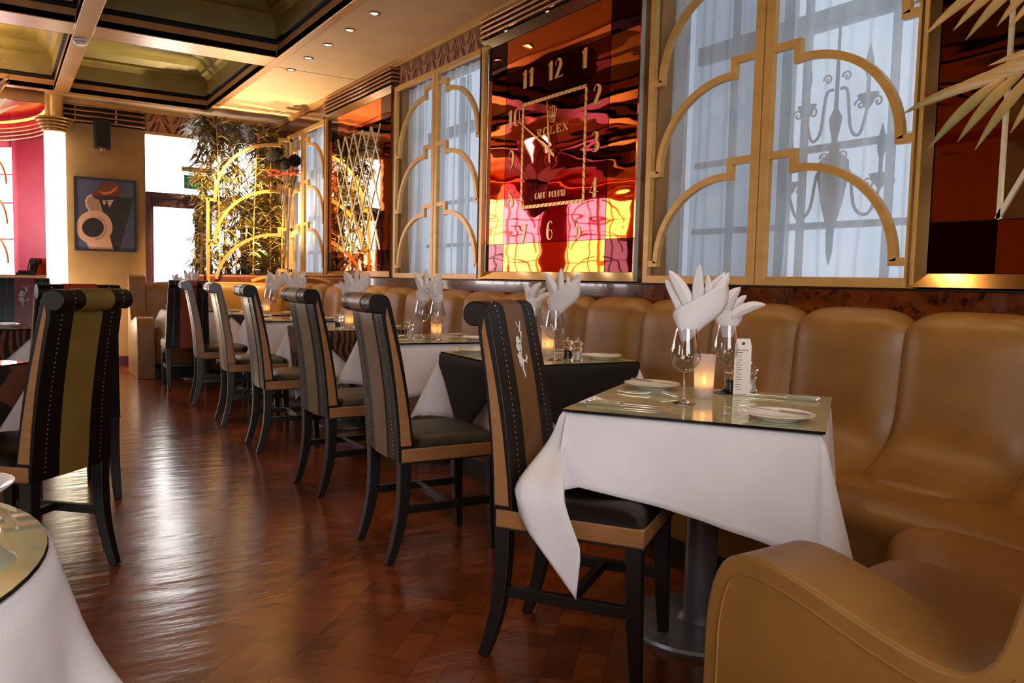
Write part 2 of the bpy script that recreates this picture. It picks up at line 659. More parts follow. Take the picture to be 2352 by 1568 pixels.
for i in range(0, len(ycuts), 2):
    for (x0, x1) in XS:
        bm.box(x0, x1, ycuts[i], ycuts[i + 1], ZB + 0.0005, ZC + 0.05)
bm.build('beam_grid', M_beam, ceil, bevel=0.006)


def ring(mb, r0, z0, r1, z1, mi):
    a = [(r0[0], r0[2], z0), (r0[1], r0[2], z0), (r0[1], r0[3], z0), (r0[0], r0[3], z0)]
    b = [(r1[0], r1[2], z1), (r1[1], r1[2], z1), (r1[1], r1[3], z1), (r1[0], r1[3], z1)]
    mb.add(a + b, [(0, 1, 5, 4), (1, 2, 6, 5), (2, 3, 7, 6), (3, 0, 4, 7)], mi)


def grow(r, d):
    return (r[0] - d, r[1] + d, r[2] - d, r[3] + d)


for (x0, x1) in XS:
    for (y0, y1) in YS:
        R = (x0, x1, y0, y1)
        c = MB()
        ring(c, R, ZB, R, ZC + 0.10, 0)
        ring(c, R, ZC + 0.10, grow(R, 0.03), ZC + 0.103, 1)
        ring(c, grow(R, 0.03), ZC + 0.103, grow(R, 0.03), ZC + 0.14, 1)
        ring(c, grow(R, 0.03), ZC + 0.14, grow(R, -0.02), ZC + 0.142, 1)
        prev, pz = grow(R, -0.02), ZC + 0.142
        for k, (d, z) in enumerate(((0.03, 0.29), (0.06, 0.335), (0.10, 0.345), (0.10, 0.37), (0.16, 0.43), (0.26, 0.46))):
            nx = grow(R, -d)
            ring(c, prev, pz, nx, ZC + z, 2)
            prev, pz = nx, ZC + z
        c.add([(prev[0], prev[2], pz), (prev[1], prev[2], pz), (prev[1], prev[3], pz), (prev[0], prev[3], pz)], [(0, 1, 2, 3)], 2)
        c.build('coffer', [M_beam, M_slot, M_coffer], ceil, smooth=30)
# roof slab above the coffers keeps the room dark
MB().box(XL - 0.2, XR + 0.3, YB - 0.2, 13.3, ZC + 0.6, ZC + 0.7).build('roof_slab', M_slot, ceil)
MB().box(XL, -2.66, YB, YF + 0.1, ZC - 0.05, ZC + 0.05).build('red_soffit', M_red, ceil)
MB().box(-2.70, -2.64, YB, YF, ZC - 0.16, ZC).build('soffit_edge', M_beam, ceil)
struct(MB().tube([(-2.76, y, ZC - 0.10) for y in (YB + 0.1, 2, 6, 10.3)], 0.012).build('trim_1', M_neon))

# cornices, dado, skirting, friezes
t = MB()
for k, (d, z0, z1) in enumerate(((0.06, 3.035, 3.06), (0.04, 3.012, 3.035))):
    t.box(XR - d, XR, YB, YF, z0, z1).box(0.5, XR, YF - d, YF, z0, z1)
struct(t.build('trim_2', M_gold))
t = MB().box(XR - 0.045, XR, YB, 10.45, 0.86, SILL - 0.006)
struct(t.build('trim_3', M_burl, bevel=0.004))
struct(MB().box(XR - 0.055, XR, YB, 10.45, SILL - 0.008, SILL).build('trim_4', M_blackwood, bevel=0.002))
struct(MB().box(0.57, 1.52, YF - 0.02, YF, 0, 0.12).build('baseboard_far', M_maroon))
struct(MB().box(XR - 0.02, XR, 8.52, 10.42, HEAD + 0.005, 3.012).build('trim_5', M_burl))


def frieze(name, O, U, length, z0, z1, N):
    """tan band with a pattern of paired leaning bars making chevrons"""
    o = struct(MB().prism([(0, z0), (length, z0), (length, z1), (0, z1)], O, U, (0, 0, 1), 0.012).build(name, M_frieze))
    h = z1 - z0
    b = MB()
    p = h * 1.3
    x = -p * 0.4
    O2 = Vector(O) + N * 0.002
    while x < length:
        for (xt, xb, wd, zt, zb) in ((0.02, 0.22, 0.13, 1.0, 0.54), (0.62, 0.42, 0.13, 1.0, 0.54), (0.08, 0.31, 0.13, 0.50, 0.0), (0.70, 0.47, 0.13, 0.50, 0.0),
                                     (-0.07, 0.24, 0.045, 0.96, 0.04), (0.83, 0.58, 0.05, 0.98, 0.2), (0.86, 0.76, 0.10, 0.62, 0.04)):
            poly = [(x + xb * p, z0 + zb * h), (x + (xb + wd) * p, z0 + zb * h), (x + (xt + wd) * p, z0 + zt * h), (x + xt * p, z0 + zt * h)]
            if min(q_[0] for q_ in poly) > 0.005 and max(q_[0] for q_ in poly) < length - 0.005:
                b.prism(poly, O2, U, (0, 0, 1), 0.0125)
        x += p
    b.build('chevron_inlay', M_chevron, o, smooth=0)
    return o


frieze('trim_6', (XR, 6.72, 0), (0, -1, 0), 1.50, HEAD + 0.005, 3.012, Vector((-1, 0, 0)))
frieze('trim_7', (XR, 3.38, 0), (0, -1, 0), 1.60, HEAD + 0.005, 3.012, Vector((-1, 0, 0)))
frieze('trim_8', (1.55, YF, 0), (1, 0, 0), 1.32, 2.80, 3.012, Vector((0, -1, 0)))


# ------------------------------------------------------------------ stepped-arch screens
def leaf_parts(root, O, U, V, foot=True, width=0.785, z0=SILL, z1=HEAD, d=0.03, m=None, step_only=False, arcs=None):
    """one leaf: stiles, rails and three stepped arches; a runs from the centre stile outwards"""
    m = m or M_gold
    U, V = Vector(U), Vector(V)
    f = MB()

    def bar(a0, a1, b0, b1, dd=d):
        f.prism([(a0, b0), (a1, b0), (a1, b1), (a0, b1)], O, U, V, dd)
    bar(0.004, 0.055, z0, z1)
    if not step_only:
        bar(width - 0.04, width, z0, z1)
        bar(0.055, width - 0.04, z1 - 0.045, z1)
        bar(0.055, width - 0.04, z0, z0 + 0.042)
    else:
        bar(width - 0.035, width, z0, 2.0)
        bar(0.055, 0.075, z0, z1 - 0.3)
    f.build('frame', m, root, smooth=0, bevel=0.002)
    e = width - 0.02
    for zf, rise in (arcs or [(1.232 + 0.485 * k, 0.423) for k in range(3)]):
        zt = zf + rise + 0.073
        pts = [(0.03, zt), (0.185, zt), (0.185, zf + rise)]
        c0, r1 = 0.215, e - 0.075 - 0.215
        for i in range(19):
            th = PI / 2 * (1 - i / 18)
            pts.append((c0 + r1 * math.cos(th), zf + 0.003 + rise * math.sin(th)))
        pts += [(e - 0.075, zf), (e, zf)]
        pts = [p for p in pts if p[1] > z0 + 0.02]
        MB().strip(pts, 0.034, Vector(O), U, V, d * 0.95).build('stepped_arch', m, root, smooth=30)


def screen_pair(x, yc, inward, words, near=True):
    """two leaves over a window; U x V must point into the room"""
    for sgn, w2 in ((-1, 'nearer'), (1, 'farther')):
        r = thing('lattice_screen', 'gold stepped-arch screen, %s half of the pair over the %s' % (w2, words), 'screen', (x, yc, 0), 0, 'gold stepped-arch screens')
        U = Vector((0, sgn, 0))
        N = U.cross(Vector((0, 0, 1)))
        d = 0.03 if N.x * inward > 0 else -0.03
        leaf_parts(r, (0, 0, 0), U, (0, 0, 1), d=d)


def curtain(x, yc, half, z0, z1, seed, words, dirx=1, mt=None):
    rnd = random.Random(seed)
    ph = [rnd.uniform(0, 6.28) for _ in range(6)]

    def fn(u, v):
        y = -half + 2 * half * u
        s = y / half
        a = 0.012 * math.sin(34 * y + ph[0] + 0.6 * math.sin(3 * v + ph[1])) + 0.016 * math.sin(63 * y + ph[2] + 1.2 * v) + 0.012 * math.sin(11 * y + ph[3])
        low = max(0.0, 0.25 - v) / 0.25
        a += low * 0.02 * math.sin(19 * y + 5 * v + ph[4])
        return (a, y, lerp(z0, z1, v))
    o = MB().sheet(fn, 150, 14).build('sheer_curtain', mt or M_curtain, loc=(x, yc, 0), smooth=180)
    return tag(o, words, 'curtain', 'sheer curtains')


names = ('window behind the camera', 'big window beside the clock panel', 'window behind the clock panel', 'last window by the bamboo')
for i, yc in enumerate(WC):
    wn = struct(MB().box(XR + 0.30, XR + 0.31, yc - 0.80, yc + 0.80, SILL - 0.05, HEAD + 0.05).build('window_%d' % (i + 1), M_skypane))
    if i == 1:
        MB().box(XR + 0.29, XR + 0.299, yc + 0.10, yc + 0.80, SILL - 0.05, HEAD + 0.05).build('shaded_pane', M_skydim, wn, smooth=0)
    b = MB()
    xx0, xx1 = XR + 0.235, XR + 0.265
    for z in (1.42, 1.79, 2.36):
        b.box(xx0, xx1, yc - 0.72, yc + 0.72, z - 0.016, z + 0.016)
    b.box(xx0, xx1, yc - 0.72, yc + 0.72, 2.36, 2.44)
    for yy in (-0.46, 0.0, 0.46):
        b.box(xx0, xx1, yc + yy - 0.014, yc + yy + 0.014, SILL, HEAD)
    b.box(xx0, xx1, yc + 0.08, yc + 0.14, SILL, HEAD)
    b.build('glazing_bars', M_bar, wn, smooth=0)
    if i:
        curtain(XR + 0.075, yc, 0.768, SILL + 0.002, HEAD - 0.002, 3 + i, 'pale sheer curtain hanging in the %s' % names[i])
        screen_pair(XR - 0.04, yc, -1, names[i])

# the wrought iron candelabra that shows through the big window's curtain
t = thing('iron_candelabra', 'dark wrought iron candelabra seen through the curtain of the big window', 'candelabra', (XR + 0.195, 2.36, 1.45))
b = MB().lathe([(0.003, -0.22), (0.018, -0.16), (0.022, -0.05), (0.055, 0.06), (0.085, 0.2), (0.08, 0.26), (0.03, 0.30), (0.015, 0.36), (0.03, 0.42), (0.035, 0.46), (0.012, 0.5), (0.008, 0.86), (0.002, 0.9)], 14)
b.v = [(x * 0.28, y, z) for x, y, z in b.v]
b.build('urn_stem', M_iron, t)
for sy, top, ext in ((-1, 0.16, 0.24), (1, 0.16, 0.24), (-1, 0.52, 0.16), (1, 0.52, 0.16)):
    b = MB()
    path = smoothpath([(0, sy * 0.02, top + 0.07), (0, sy * ext * 0.35, top + 0.05), (0, sy * ext * 0.5, top - 0.12), (0, sy * ext * 0.8, top - 0.15), (0, sy * ext, top - 0.04)], 16)
    b.tube(path, 0.008, 6)
    for cy, cz, rr in ((sy * ext * 0.78, top - 0.02, 0.03), (sy * (ext + 0.05), top - 0.02, 0.028), (sy * 0.05, top + 0.12, 0.026)):
        b.tube([(0, cy + rr * (1 - k / 16) * math.cos(k * 0.55), cz + rr * (1 - k / 16) * math.sin(k * 0.55)) for k in range(15)], 0.005, 5)
    q = MB().lathe([(0.004, -0.05), (0.02, -0.03), (0.055, 0.02), (0.05, 0.024), (0.01, 0.026), (0.010, 0.09), (0.02, 0.12), (0.022, 0.16), (0.002, 0.24)], 10, (0, sy * ext, top))
    q.v = [(x * 0.35, y, z) for x, y, z in q.v]
    b.add(q.v, q.f)
    b.build('candle_arm', M_iron, t)
# hooks the candelabra to the bars
MB().box(-0.005, 0.04, -0.004, 0.004, 0.90, 0.92).box(-0.005, 0.04, -0.008, 0.008, 0.2, 0.22).build('bracket', M_iron, t)

# windows of the wall opposite
for i, yc in enumerate(LW):
    wn = struct(MB().box(XL - 0.16, XL - 0.15, yc - 0.76, yc + 0.76, SILL - 0.03, HEAD + 0.03).build('window_%d' % (i + 5), M_daypane))
    b = MB()
    for sgn in (-1, 1):
        for k in range(3):
            dz = 0.485 * k
            pts = [(0.0, 1.728 + dz), (0.185, 1.728 + dz), (0.185, 1.655 + dz)] + [(0.215 + 0.47 * math.cos(PI / 2 * (1 - j / 14)), 1.235 + dz + 0.42 * math.sin(PI / 2 * (1 - j / 14))) for j in range(15)] + [(0.76, 1.235 + dz)]
            b.strip(pts, 0.034, (XL - 0.04, yc, 0), (0, sgn, 0), (0, 0, 1), 0.03)
    b.box(XL - 0.06, XL - 0.02, yc - 0.05, yc + 0.05, SILL, HEAD)
    b.build('stepped_lattice', M_gold, wn, smooth=0)

# ------------------------------------------------------------------ pier panels
def grille(name_label, O, U, length, z0, z1, n, N, ends=True):
    t = thing('louvre_grille', name_label, 'grille', tuple(Vector(O) + Vector(U) * (length / 2)), 0, 'louvre grilles under the ceiling')
    U, N = Vector(U), Vector(N)
    p0 = -U * (length / 2)
    b = MB()
    b.prism([(0, z0), (length, z0), (length, z1), (0, z1)], p0 + N * 0.001, U, (0, 0, 1), (0.004 if U.cross(Vector((0, 0, 1))).dot(N) > 0 else -0.004))
    b.build('backing', M_slot, t, smooth=0)
    for k in range(n):
        z = lerp(z0 + 0.02, z1 - 0.02, k / (n - 1))
        pts = [p0 + U * 0.005 + N * 0.006 + Vector((0, 0, z)), p0 + U * 0.012 + N * 0.07 + Vector((0, 0, z)), p0 + U * (length - 0.012) + N * 0.07 + Vector((0, 0, z)), p0 + U * (length - 0.005) + N * 0.006 + Vector((0, 0, z))]
        MB().tube(pts, 0.0125, 10).build('bar', M_copper, t)
    b = MB()
    k = 0.22
    while k < length - 0.1:
        q = p0 + U * k + N * 0.045
        b.tube([q + Vector((0, 0, z0 + 0.01)), q + Vector((0, 0, z1 - 0.01))], 0.009, 6)
        k += 0.42
    b.build('upright', M_copper, t)
    return t


def pier(yc, words, center, mirror=False):
    """steel frame with nine tinted mirror tiles, reused for clock, lattice mirror and amber panel"""
    t = thing('wall_clock' if center == 'clock' else 'wall_mirror', words, 'clock' if center == 'clock' else 'mirror', (XR, yc, 0))
    x = -0.035
    ys = (-0.825, -0.57, 0.57, 0.82)
    zs = (1.185, 1.382, 2.57, 2.80)
    for i in range(3):
        for j in range(3):
            if i == 1 and j == 1:
                m, nm = (M_redglass if center == 'clock' else M_clearmirror), 'centre_panel'
            elif i != 1 and j != 1:
                m, nm = M_darkglass, 'corner_panel'
            else:
                m, nm = M_orange, 'amber_panel'
            MB().box(x, -0.001, ys[i] + 0.003, ys[i + 1] - 0.003, zs[j] + 0.002, zs[j + 1] - 0.002).build(nm, m, t, smooth=0)
    MB().box(-0.02, -0.001, -0.83, 0.83, 1.18, 2.81).build('backing_board', M_slot, t, smooth=0)
    # sloping steel surround, mitred at the corners
    b = MB()
    o = [(-0.885, SILL), (0.885, SILL), (0.885, 2.86), (-0.885, 2.86)]
    q = [(ys[0], zs[0]), (ys[3], zs[0]), (ys[3], zs[3]), (ys[0], zs[3])]
    vs = [(-0.001, *p) for p in o] + [(-0.075, p[0] * 0.992, p[1] + (0.006 if p[1] < 2 else -0.006)) for p in o] + [(x - 0.004, *p) for p in q]
    fs = []
    for k in range(4):
        l = (k + 1) % 4
        fs += [(k, l, 4 + l, 4 + k), (4 + k, 4 + l, 8 + l, 8 + k)]
    b.add(vs, fs)
    b.build('steel_surround' if center == 'clock' else 'brass_surround', M_chrome if center == 'clock' else M_brassframe, t, smooth=0)
    return t


UY, VZ = Vector((0, -1, 0)), Vector((0, 0, 1))
clock = pier(4.30, 'huge square wall clock of ruby and amber mirror reading ROLEX between the curtained windows', 'clock')
mirr = pier(7.635, 'amber framed wall mirror with diamond lattice reflecting the bamboo', 'lattice')
amb = pier(0.93, 'amber and smoked wall mirror behind the palm fronds', 'amber')
grille('bronze louvre grille above the ruby clock panel', (XR, 5.19, 0), (0, -1, 0), 1.78, 2.87, 3.02, 4, (-1, 0, 0))
grille('bronze louvre grille above the diamond lattice mirror', (XR, 8.52, 0), (0, -1, 0), 1.78, 2.87, 3.02, 4, (-1, 0, 0))
grille('bronze louvre grille on the far wall above the hanging loudspeaker', (0.58, YF, 0), (1, 0, 0), 0.95, 2.81, 3.02, 4, (0, -1, 0))
g = grille('short bronze louvre grille in the far corner above the bamboo', (2.88, YF, 0), (1, 0, 0), 0.20, 2.80, 3.01, 5, (0, -1, 0))

# diamond lattice on the mirror
b = MB()
hw, z0, z1 = 0.565, 1.39, 2.565
nd = 5
px = 2 * hw / nd
pz = px * 1.75
for sgn in (1, -1):
    k = -12
    while k < 24:
        # line: u = px*k + sgn*(z-z0)*px/pz
        seg = []
        for z in [z0 + (z1 - z0) * i / 60 for i in range(61)]:
            u = -hw + px * k + sgn * (z - z0) * px / pz
            if -hw <= u <= hw:
                seg.append((u, z))
        if len(seg) > 1:
            b.strip([seg[0], seg[-1]], 0.017, (-0.035 + (0.0005 if sgn > 0 else 0), 0, 0), UY, VZ, 0.006)
        k += 1
b.build('diamond_lattice', M_bev, mirr, smooth=0)
b = MB()
for (u0, v0, u1, v1) in ((-0.57, 1.385, -0.30, 1.9), (-0.30, 1.9, -0.57, 2.4), (-0.57, 2.4, -0.3, 2.57), (-0.30, 1.9, 0.0, 1.385), (-0.3, 1.9, 0, 2.4), (0, 2.4, 0.3, 1.9), (0, 1.385, 0.3, 1.9), (0.3, 1.9, 0.57, 2.4), (0.3, 1.9, 0.57, 1.385)):
    b.strip([(u0, v0), (u1, v1)], 0.016, (-0.035, 0, 0), UY, VZ, 0.008)
b.strip([(-0.565, 1.385), (-0.565, 2.567)], 0.014, (-0.035, 0, 0), UY, VZ, 0.008)
b.strip([(0.565, 1.385), (0.565, 2.567)], 0.014, (-0.035, 0, 0), UY, VZ, 0.008)
b.build('bevelled_lattice', M_bev, amb, smooth=0)

# clock face -------------------------------------------------------
DIG = {
    '1': [([(.62, 0), (.62, 1)], .30), ([(.37, 0), (.37, .86)], .045), ([(.2, .8), (.55, 1)], .06)],
    '2': [([(.13, .70), (.16, .84), (.3, .95), (.48, .98), (.68, .9), (.76, .75), (.70, .58), (.5, .32), (.3, .06)], [.05, .05, .06, .1, .24, .32, .32, .3, .26]), ([(.12, .03), (.98, .05), (1.0, .13)], .07), ([(.02, 0), (.55, .62)], .04)],
    '3': [([(.12, .82), (.22, .95), (.45, .98), (.66, .88), (.70, .76), (.60, .62), (.42, .55)], [.05, .05, .08, .26, .28, .2, .05]), ([(.42, .54), (.66, .48), (.78, .32), (.72, .14), (.45, .02), (.16, .06), (.06, .18)], [.05, .2, .34, .28, .07, .05, .05]), ([(.46, .04), (.46, .97)], .04)],
    '4': [([(.62, 0), (.62, .98)], .28), ([(.60, 1), (.04, .27)], .05), ([(.02, .27), (1, .27)], .05), ([(.40, 0), (.40, .27)], .04)],
    '5': [([(.25, .97), (.95, .99)], .05), ([(.26, .98), (.2, .58)], .045), ([(.2, .58), (.5, .62), (.74, .48), (.80, .32), (.72, .14), (.45, .02), (.15, .06), (.06, .16)], [.05, .07, .26, .32, .26, .07, .05, .05]), ([(.47, .03), (.47, .6)], .035)],
    '6': [([(.86, .84), (.76, .96), (.56, .99), (.38, .86), (.28, .62), (.26, .38), (.34, .14), (.55, .02), (.80, .10), (.90, .28), (.82, .46), (.62, .54), (.46, .48)], [.05, .05, .07, .18, .26, .3, .24, .08, .06, .06, .06, .05, .04])],
    '7': [([(.05, .97), (.98, .98)], .06), ([(.82, .96), (.38, 0)], .26), ([(.98, .97), (.60, .1)], .03)],
    '8': [([(.78, .80), (.70, .95), (.48, .99), (.26, .88), (.28, .68), (.52, .50), (.74, .32), (.72, .12), (.48, .01), (.2, .08), (.10, .25), (.24, .44), (.52, .58), (.74, .70)], [.05, .05, .06, .18, .28, .34, .28, .18, .06, .05, .05, .05, .05, .05])],
    '0': [([(.5, .985), (.3, .88), (.2, .68), (.18, .5), (.2, .32), (.3, .12), (.5, .015), (.74, .12), (.84, .34), (.86, .5), (.84, .66), (.74, .88), (.5, .985)], [.05, .18, .26, .3, .26, .18, .05, .05, .06, .06, .06, .05, .05])],
}
DIG['9'] = [([(1 - p[0], 1 - p[1]) for p in st], wd) for st, wd in DIG['6']]
ZH = 1.974


def glyphs(parent, name, strokes, u0, v0, sx, sz, m=M_golddark, d=0.003, slant=0.0):
    b = MB()
    for st, wd in strokes:
        pts = [(u0 + (p[0] + slant * p[1]) * sx, v0 + p[1] * sz) for p in st]
        if len(pts) > 3:
            k = len(pts)
            sp = smoothpath(pts, (k - 1) * 4 + 1)
            ws = wd if isinstance(wd, list) else [wd] * k
            ww = []
            for i in range(len(sp)):
                t_ = i / 4
                j = min(int(t_), k - 2)
                ww.append(lerp(ws[j], ws[j + 1], t_ - j) * sx)
            b.strip([(p[0], p[1]) for p in sp], ww, (-0.0355, 0, 0), UY, VZ, d)
        else:
            ww = [q * sx for q in wd] if isinstance(wd, list) else wd * sx
            b.strip(pts, ww, (-0.0355, 0, 0), UY, VZ, d)
    return b.build(name, m, parent, smooth=0)


H = 0.122
for txt, yc, zc in (('12', 4.292, 2.489), ('1', 3.979, 2.492), ('2', 3.842, 2.25), ('3', 3.846, 1.971), ('4', 3.849, 1.698), ('5', 4.002, 1.456), ('6', 4.304, 1.457), ('7', 4.612, 1.449), ('8', 4.778, 1.697), ('9', 4.783, 1.972), ('10', 4.769, 2.252), ('11', 4.60, 2.493)):
    u = 4.30 - yc
    sx = 0.085
    st = []
    for k, ch in enumerate(txt):
        off = (k - (len(txt) - 1) / 2) * (1.05 if txt != '11' else 0.9)
        st += [([(p[0] - 0.5 + off, p[1]) for p in s_], w_) for s_, w_ in DIG[ch]]
    glyphs(clock, 'numeral', st, u, zc - H / 2, sx, H)

# chequered square
b = MB()
h2 = 0.348
for side in range(4):
    for k in range(15):
        a0 = -h2 + 2 * h2 * (k + 0.08) / 15
        a1 = -h2 + 2 * h2 * (k + 0.92) / 15
        sk = 0.010
        quad = [(a0 - sk, h2 - 0.011), (a1 - sk, h2 - 0.011), (a1 + sk, h2 + 0.011), (a0 + sk, h2 + 0.011)]
        c_, s_ = (1, 0, -1, 0)[side], (0, 1, 0, -1)[side]
        b.prism([(p[0] * c_ - p[1] * s_, ZH + p[0] * s_ + p[1] * c_) for p in quad], (-0.0355, 0, 0), UY, VZ, 0.003)
b.build('chequered_border', M_golddark, clock, smooth=0)
# crown emblem
b = MB()
for k, (dx, hh) in enumerate(((-0.043, 0.060), (-0.022, 0.080), (0, 0.088), (0.022, 0.080), (0.043, 0.060))):
    b.strip([(dx * 0.45, 2.172), (dx, 2.172 + hh - 0.006)], [0.011, 0.005], (-0.0355, 0, 0), UY, VZ, 0.003)
    b.prism([(dx + 0.006 * math.cos(2 * PI * i / 10), 2.172 + hh + 0.006 * math.sin(2 * PI * i / 10)) for i in range(10)], (-0.0355, 0, 0), UY, VZ, 0.003)
b.strip([(0.026 * math.cos(2 * PI * i / 20), 2.170 + 0.0115 * math.sin(2 * PI * i / 20)) for i in range(20)], 0.007, (-0.0355, 0, 0), UY, VZ, 0.003, closed=True)
b.build('crown_emblem', M_golddark, clock, smooth=0)
SER = {
    'R': [([(.2, 0), (.2, 1)], .18), ([(.02, .02), (.38, .02)], .06), ([(.02, .98), (.5, .98)], .06), ([(.2, .97), (.6, .95), (.74, .75), (.58, .54), (.2, .5)], [.06, .1, .18, .1, .06]), ([(.42, .5), (.7, .05), (.92, .03)], [.16, .16, .06])],
    'O': [([(.5, .99), (.22, .86), (.12, .5), (.22, .14), (.5, .01), (.78, .14), (.88, .5), (.78, .86), (.5, .99)], [.07, .15, .19, .15, .07, .15, .19, .15, .07])],
    'L': [([(.25, 0), (.25, 1)], .18), ([(.05, .98), (.48, .98)], .06), ([(.05, .02), (.85, .02), (.88, .28)], .07)],
    'E': [([(.25, 0), (.25, 1)], .18), ([(.05, .98), (.82, .98), (.84, .76)], .07), ([(.05, .02), (.84, .02), (.88, .26)], .07), ([(.25, .52), (.6, .52)], .07), ([(.6, .38), (.6, .66)], .05)],
    'X': [([(.12, 1), (.88, 0)], .18), ([(.86, 1), (.12, 0)], .07), ([(0, .98), (.32, .98)], .06), ([(.68, .98), (1, .98)], .06), ([(0, .02), (.3, .02)], .06), ([(.68, .02), (1, .02)], .06)],
    'C': [([(.85, .8), (.6, .99), (.3, .82), (.2, .5), (.3, .18), (.6, .01), (.86, .2)], [.06, .08, .3, .42, .3, .08, .06])],
    'A': [([(.45, 1), (.8, 0)], .36), ([(.42, 1), (.05, 0)], .08), ([(.15, .28), (.6, .28)], .08)],
    'F': [([(.25, 0), (.25, 1)], .38), ([(.1, .96), (.9, .96)], .08), ([(.3, .52), (.78, .52)], .08)],
    'D': [([(.25, 0), (.25, 1)], .36), ([(.2, .97), (.6, .93), (.88, .5), (.6, .07), (.2, .03)], .08)],
    'U': [([(.22, 1), (.22, .3), (.5, .03), (.82, .3), (.82, 1)], [.36, .34, .12, .08, .08])],
}
DECO = dict(SER)
DECO['E'] = [([(.25, 0), (.25, 1)], .38), ([(.1, .96), (.88, .96)], .08), ([(.3, .52), (.75, .52)], .08), ([(.1, .04), (.9, .04)], .08)]
DECO['L'] = [([(.28, 0), (.28, 1)], .38), ([(.1, .04), (.9, .04)], .08)]
DECO['X'] = [([(.18, 1), (.85, 0)], .36), ([(.9, 1), (.1, 0)], .08)]


def word(parent, name, txt, table, uc, v0, adv, sx, sz):
    st = []
    n = len(txt)
    for k, ch in enumerate(txt):
        if ch == ' ':
            continue
        off = (k - (n - 1) / 2) * adv
        st += [([(p[0] - 0.5 + off, p[1]) for p in s_], w_) for s_, w_ in table[ch]]
    glyphs(parent, name, st, uc, v0, sx, sz)


word(clock, 'lettering', 'ROLEX', SER, 0.0, 2.082, 1.16, 0.062, 0.050)
word(clock, 'lettering', 'CAFE', DECO, -0.005 - 3.5 * 1.08 * 0.030, 1.672, 1.08, 0.030, 0.040)
word(clock, 'lettering', 'DELUXE', DECO, -0.005 + 2.5 * 1.08 * 0.030, 1.672, 1.08, 0.030, 0.040)
# hands: long one to ten, short one to twelve
b = MB()
b.strip([(0.052, 1.934), (-0.10, 2.040), (-0.369, 2.211)], [0.020, 0.016, 0.005], (-0.052, 0, 0), UY, VZ, 0.004)
b.build('minute_hand', M_golddark, clock, smooth=0)
b = MB()
b.strip([(-0.006, 1.898), (-0.013, 1.974), (-0.03, 2.12), (-0.05, 2.297)], [0.018, 0.016, 0.012, 0.004], (-0.046, 0, 0), UY, VZ, 0.004)
b.build('hour_hand', M_golddark, clock, smooth=0)
b = MB().tube([(-0.034, 0.013, ZH), (-0.058, 0.013, ZH)], 0.016, 16)
b.build('hub', M_golddark, clock)

# small downlights under the clock grille
dl = thing('downlight', 'small recessed downlight over the clock, nearest of three', 'lamp', (XR - 0.045, 3.86, 2.868), 0, 'small downlights over the clock')
b = MB().lathe([(0.030, 0), (0.030, 0.006), (0.020, 0.006), (0.020, 0)], 18)
b.build('rim', M_chrome, dl)
MB().lathe([(0.0, 0.002), (0.019, 0.002), (0.019, 0.005)], 14, cap=False).build('bulb', M_lamp, dl)
dl.rotation_euler = (PI, 0, 0)
for yy, ww in ((4.36, 'middle'), (4.86, 'farthest')):
    d2 = dup(dl, 'small recessed downlight over the clock, %s of three' % ww, (XR - 0.045, yy, 2.868))
    d2.rotation_euler = (PI, 0, 0)
for yy in (3.86, 4.36, 4.86):
    light('spot', 'SPOT', (XR - 0.09, yy, 2.84), 4, WARM, (XR - 0.14, yy, 0), spot_size=1.5, spot_blend=0.7, shadow_soft_size=0.02)
# ceiling downlights
cdl = None
ords = ('nearest in the frame', 'second from the camera', 'middle', 'fourth from the camera', 'farthest')
for k, yy in enumerate((5.63, 6.12, 6.61, 7.11, 7.61)):
    lab = 'round ceiling downlight in the plaster margin, %s of five' % ords[k]
    if cdl is None:
        cdl = thing('downlight', lab, 'lamp', (2.38, yy, ZC), 0, 'ceiling downlights')
        MB().lathe([(0.042, 0), (0.044, -0.006), (0.030, -0.008), (0.028, -0.001)], 22, cap=False).build('rim', M_chrome, cdl)
        MB().lathe([(0.0, -0.003), (0.027, -0.003), (0.027, 0)], 18, cap=False).build('bulb', M_lamp, cdl)
    else:
        dup(cdl, lab, (2.38, yy, ZC))
for yy in (0.6, 1.7, 2.7, 3.7, 4.65, 5.63, 6.61, 7.61):
    light('downlight_beam', 'SPOT', (2.38, yy, ZC - 0.03), 26, WARM, (2.38, yy, 0), spot_size=1.9, spot_blend=0.9, shadow_soft_size=0.04)

# ------------------------------------------------------------------ far wall: door, transom, picture, speaker, column
DX0, DX1 = 1.53, 2.85
d = struct(MB().box(DX0, DX0 + 0.055, YF - 0.03, YF + 0.12, 0, 2.09).box(DX1 - 0.055, DX1, YF - 0.03, YF + 0.12, 0, 2.09).box(DX0 + 0.055, DX1 - 0.055, YF - 0.03, YF + 0.12, 2.03, 2.09).build('door_1', M_maroon, bevel=0.004))
for k, (x0, x1) in enumerate(((1.587, 2.188), (2.192, 2.793))):
    st = 0.10
    MB().box(x0, x0 + (0.03 if k == 0 else st), YF + 0.02, YF + 0.07, 0.005, 2.028).box(x1 - (st if k == 0 else 0.13), x1, YF + 0.02, YF + 0.07, 0.005, 2.028).box(x0 + 0.03, x1 - 0.03, YF + 0.022, YF + 0.068, 1.92, 2.027).box(x0 + 0.03, x1 - 0.03, YF + 0.022, YF + 0.068, 0.006, 0.25).build('door_leaf', M_maroon, d, smooth=0)
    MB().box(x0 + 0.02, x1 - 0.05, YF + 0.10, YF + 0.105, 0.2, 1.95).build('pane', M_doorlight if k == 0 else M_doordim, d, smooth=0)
M_doorveil = veil('door_voile', (0.95, 0.94, 0.92, 1), 0.6, (1, 1, 1, 1), 0.7)
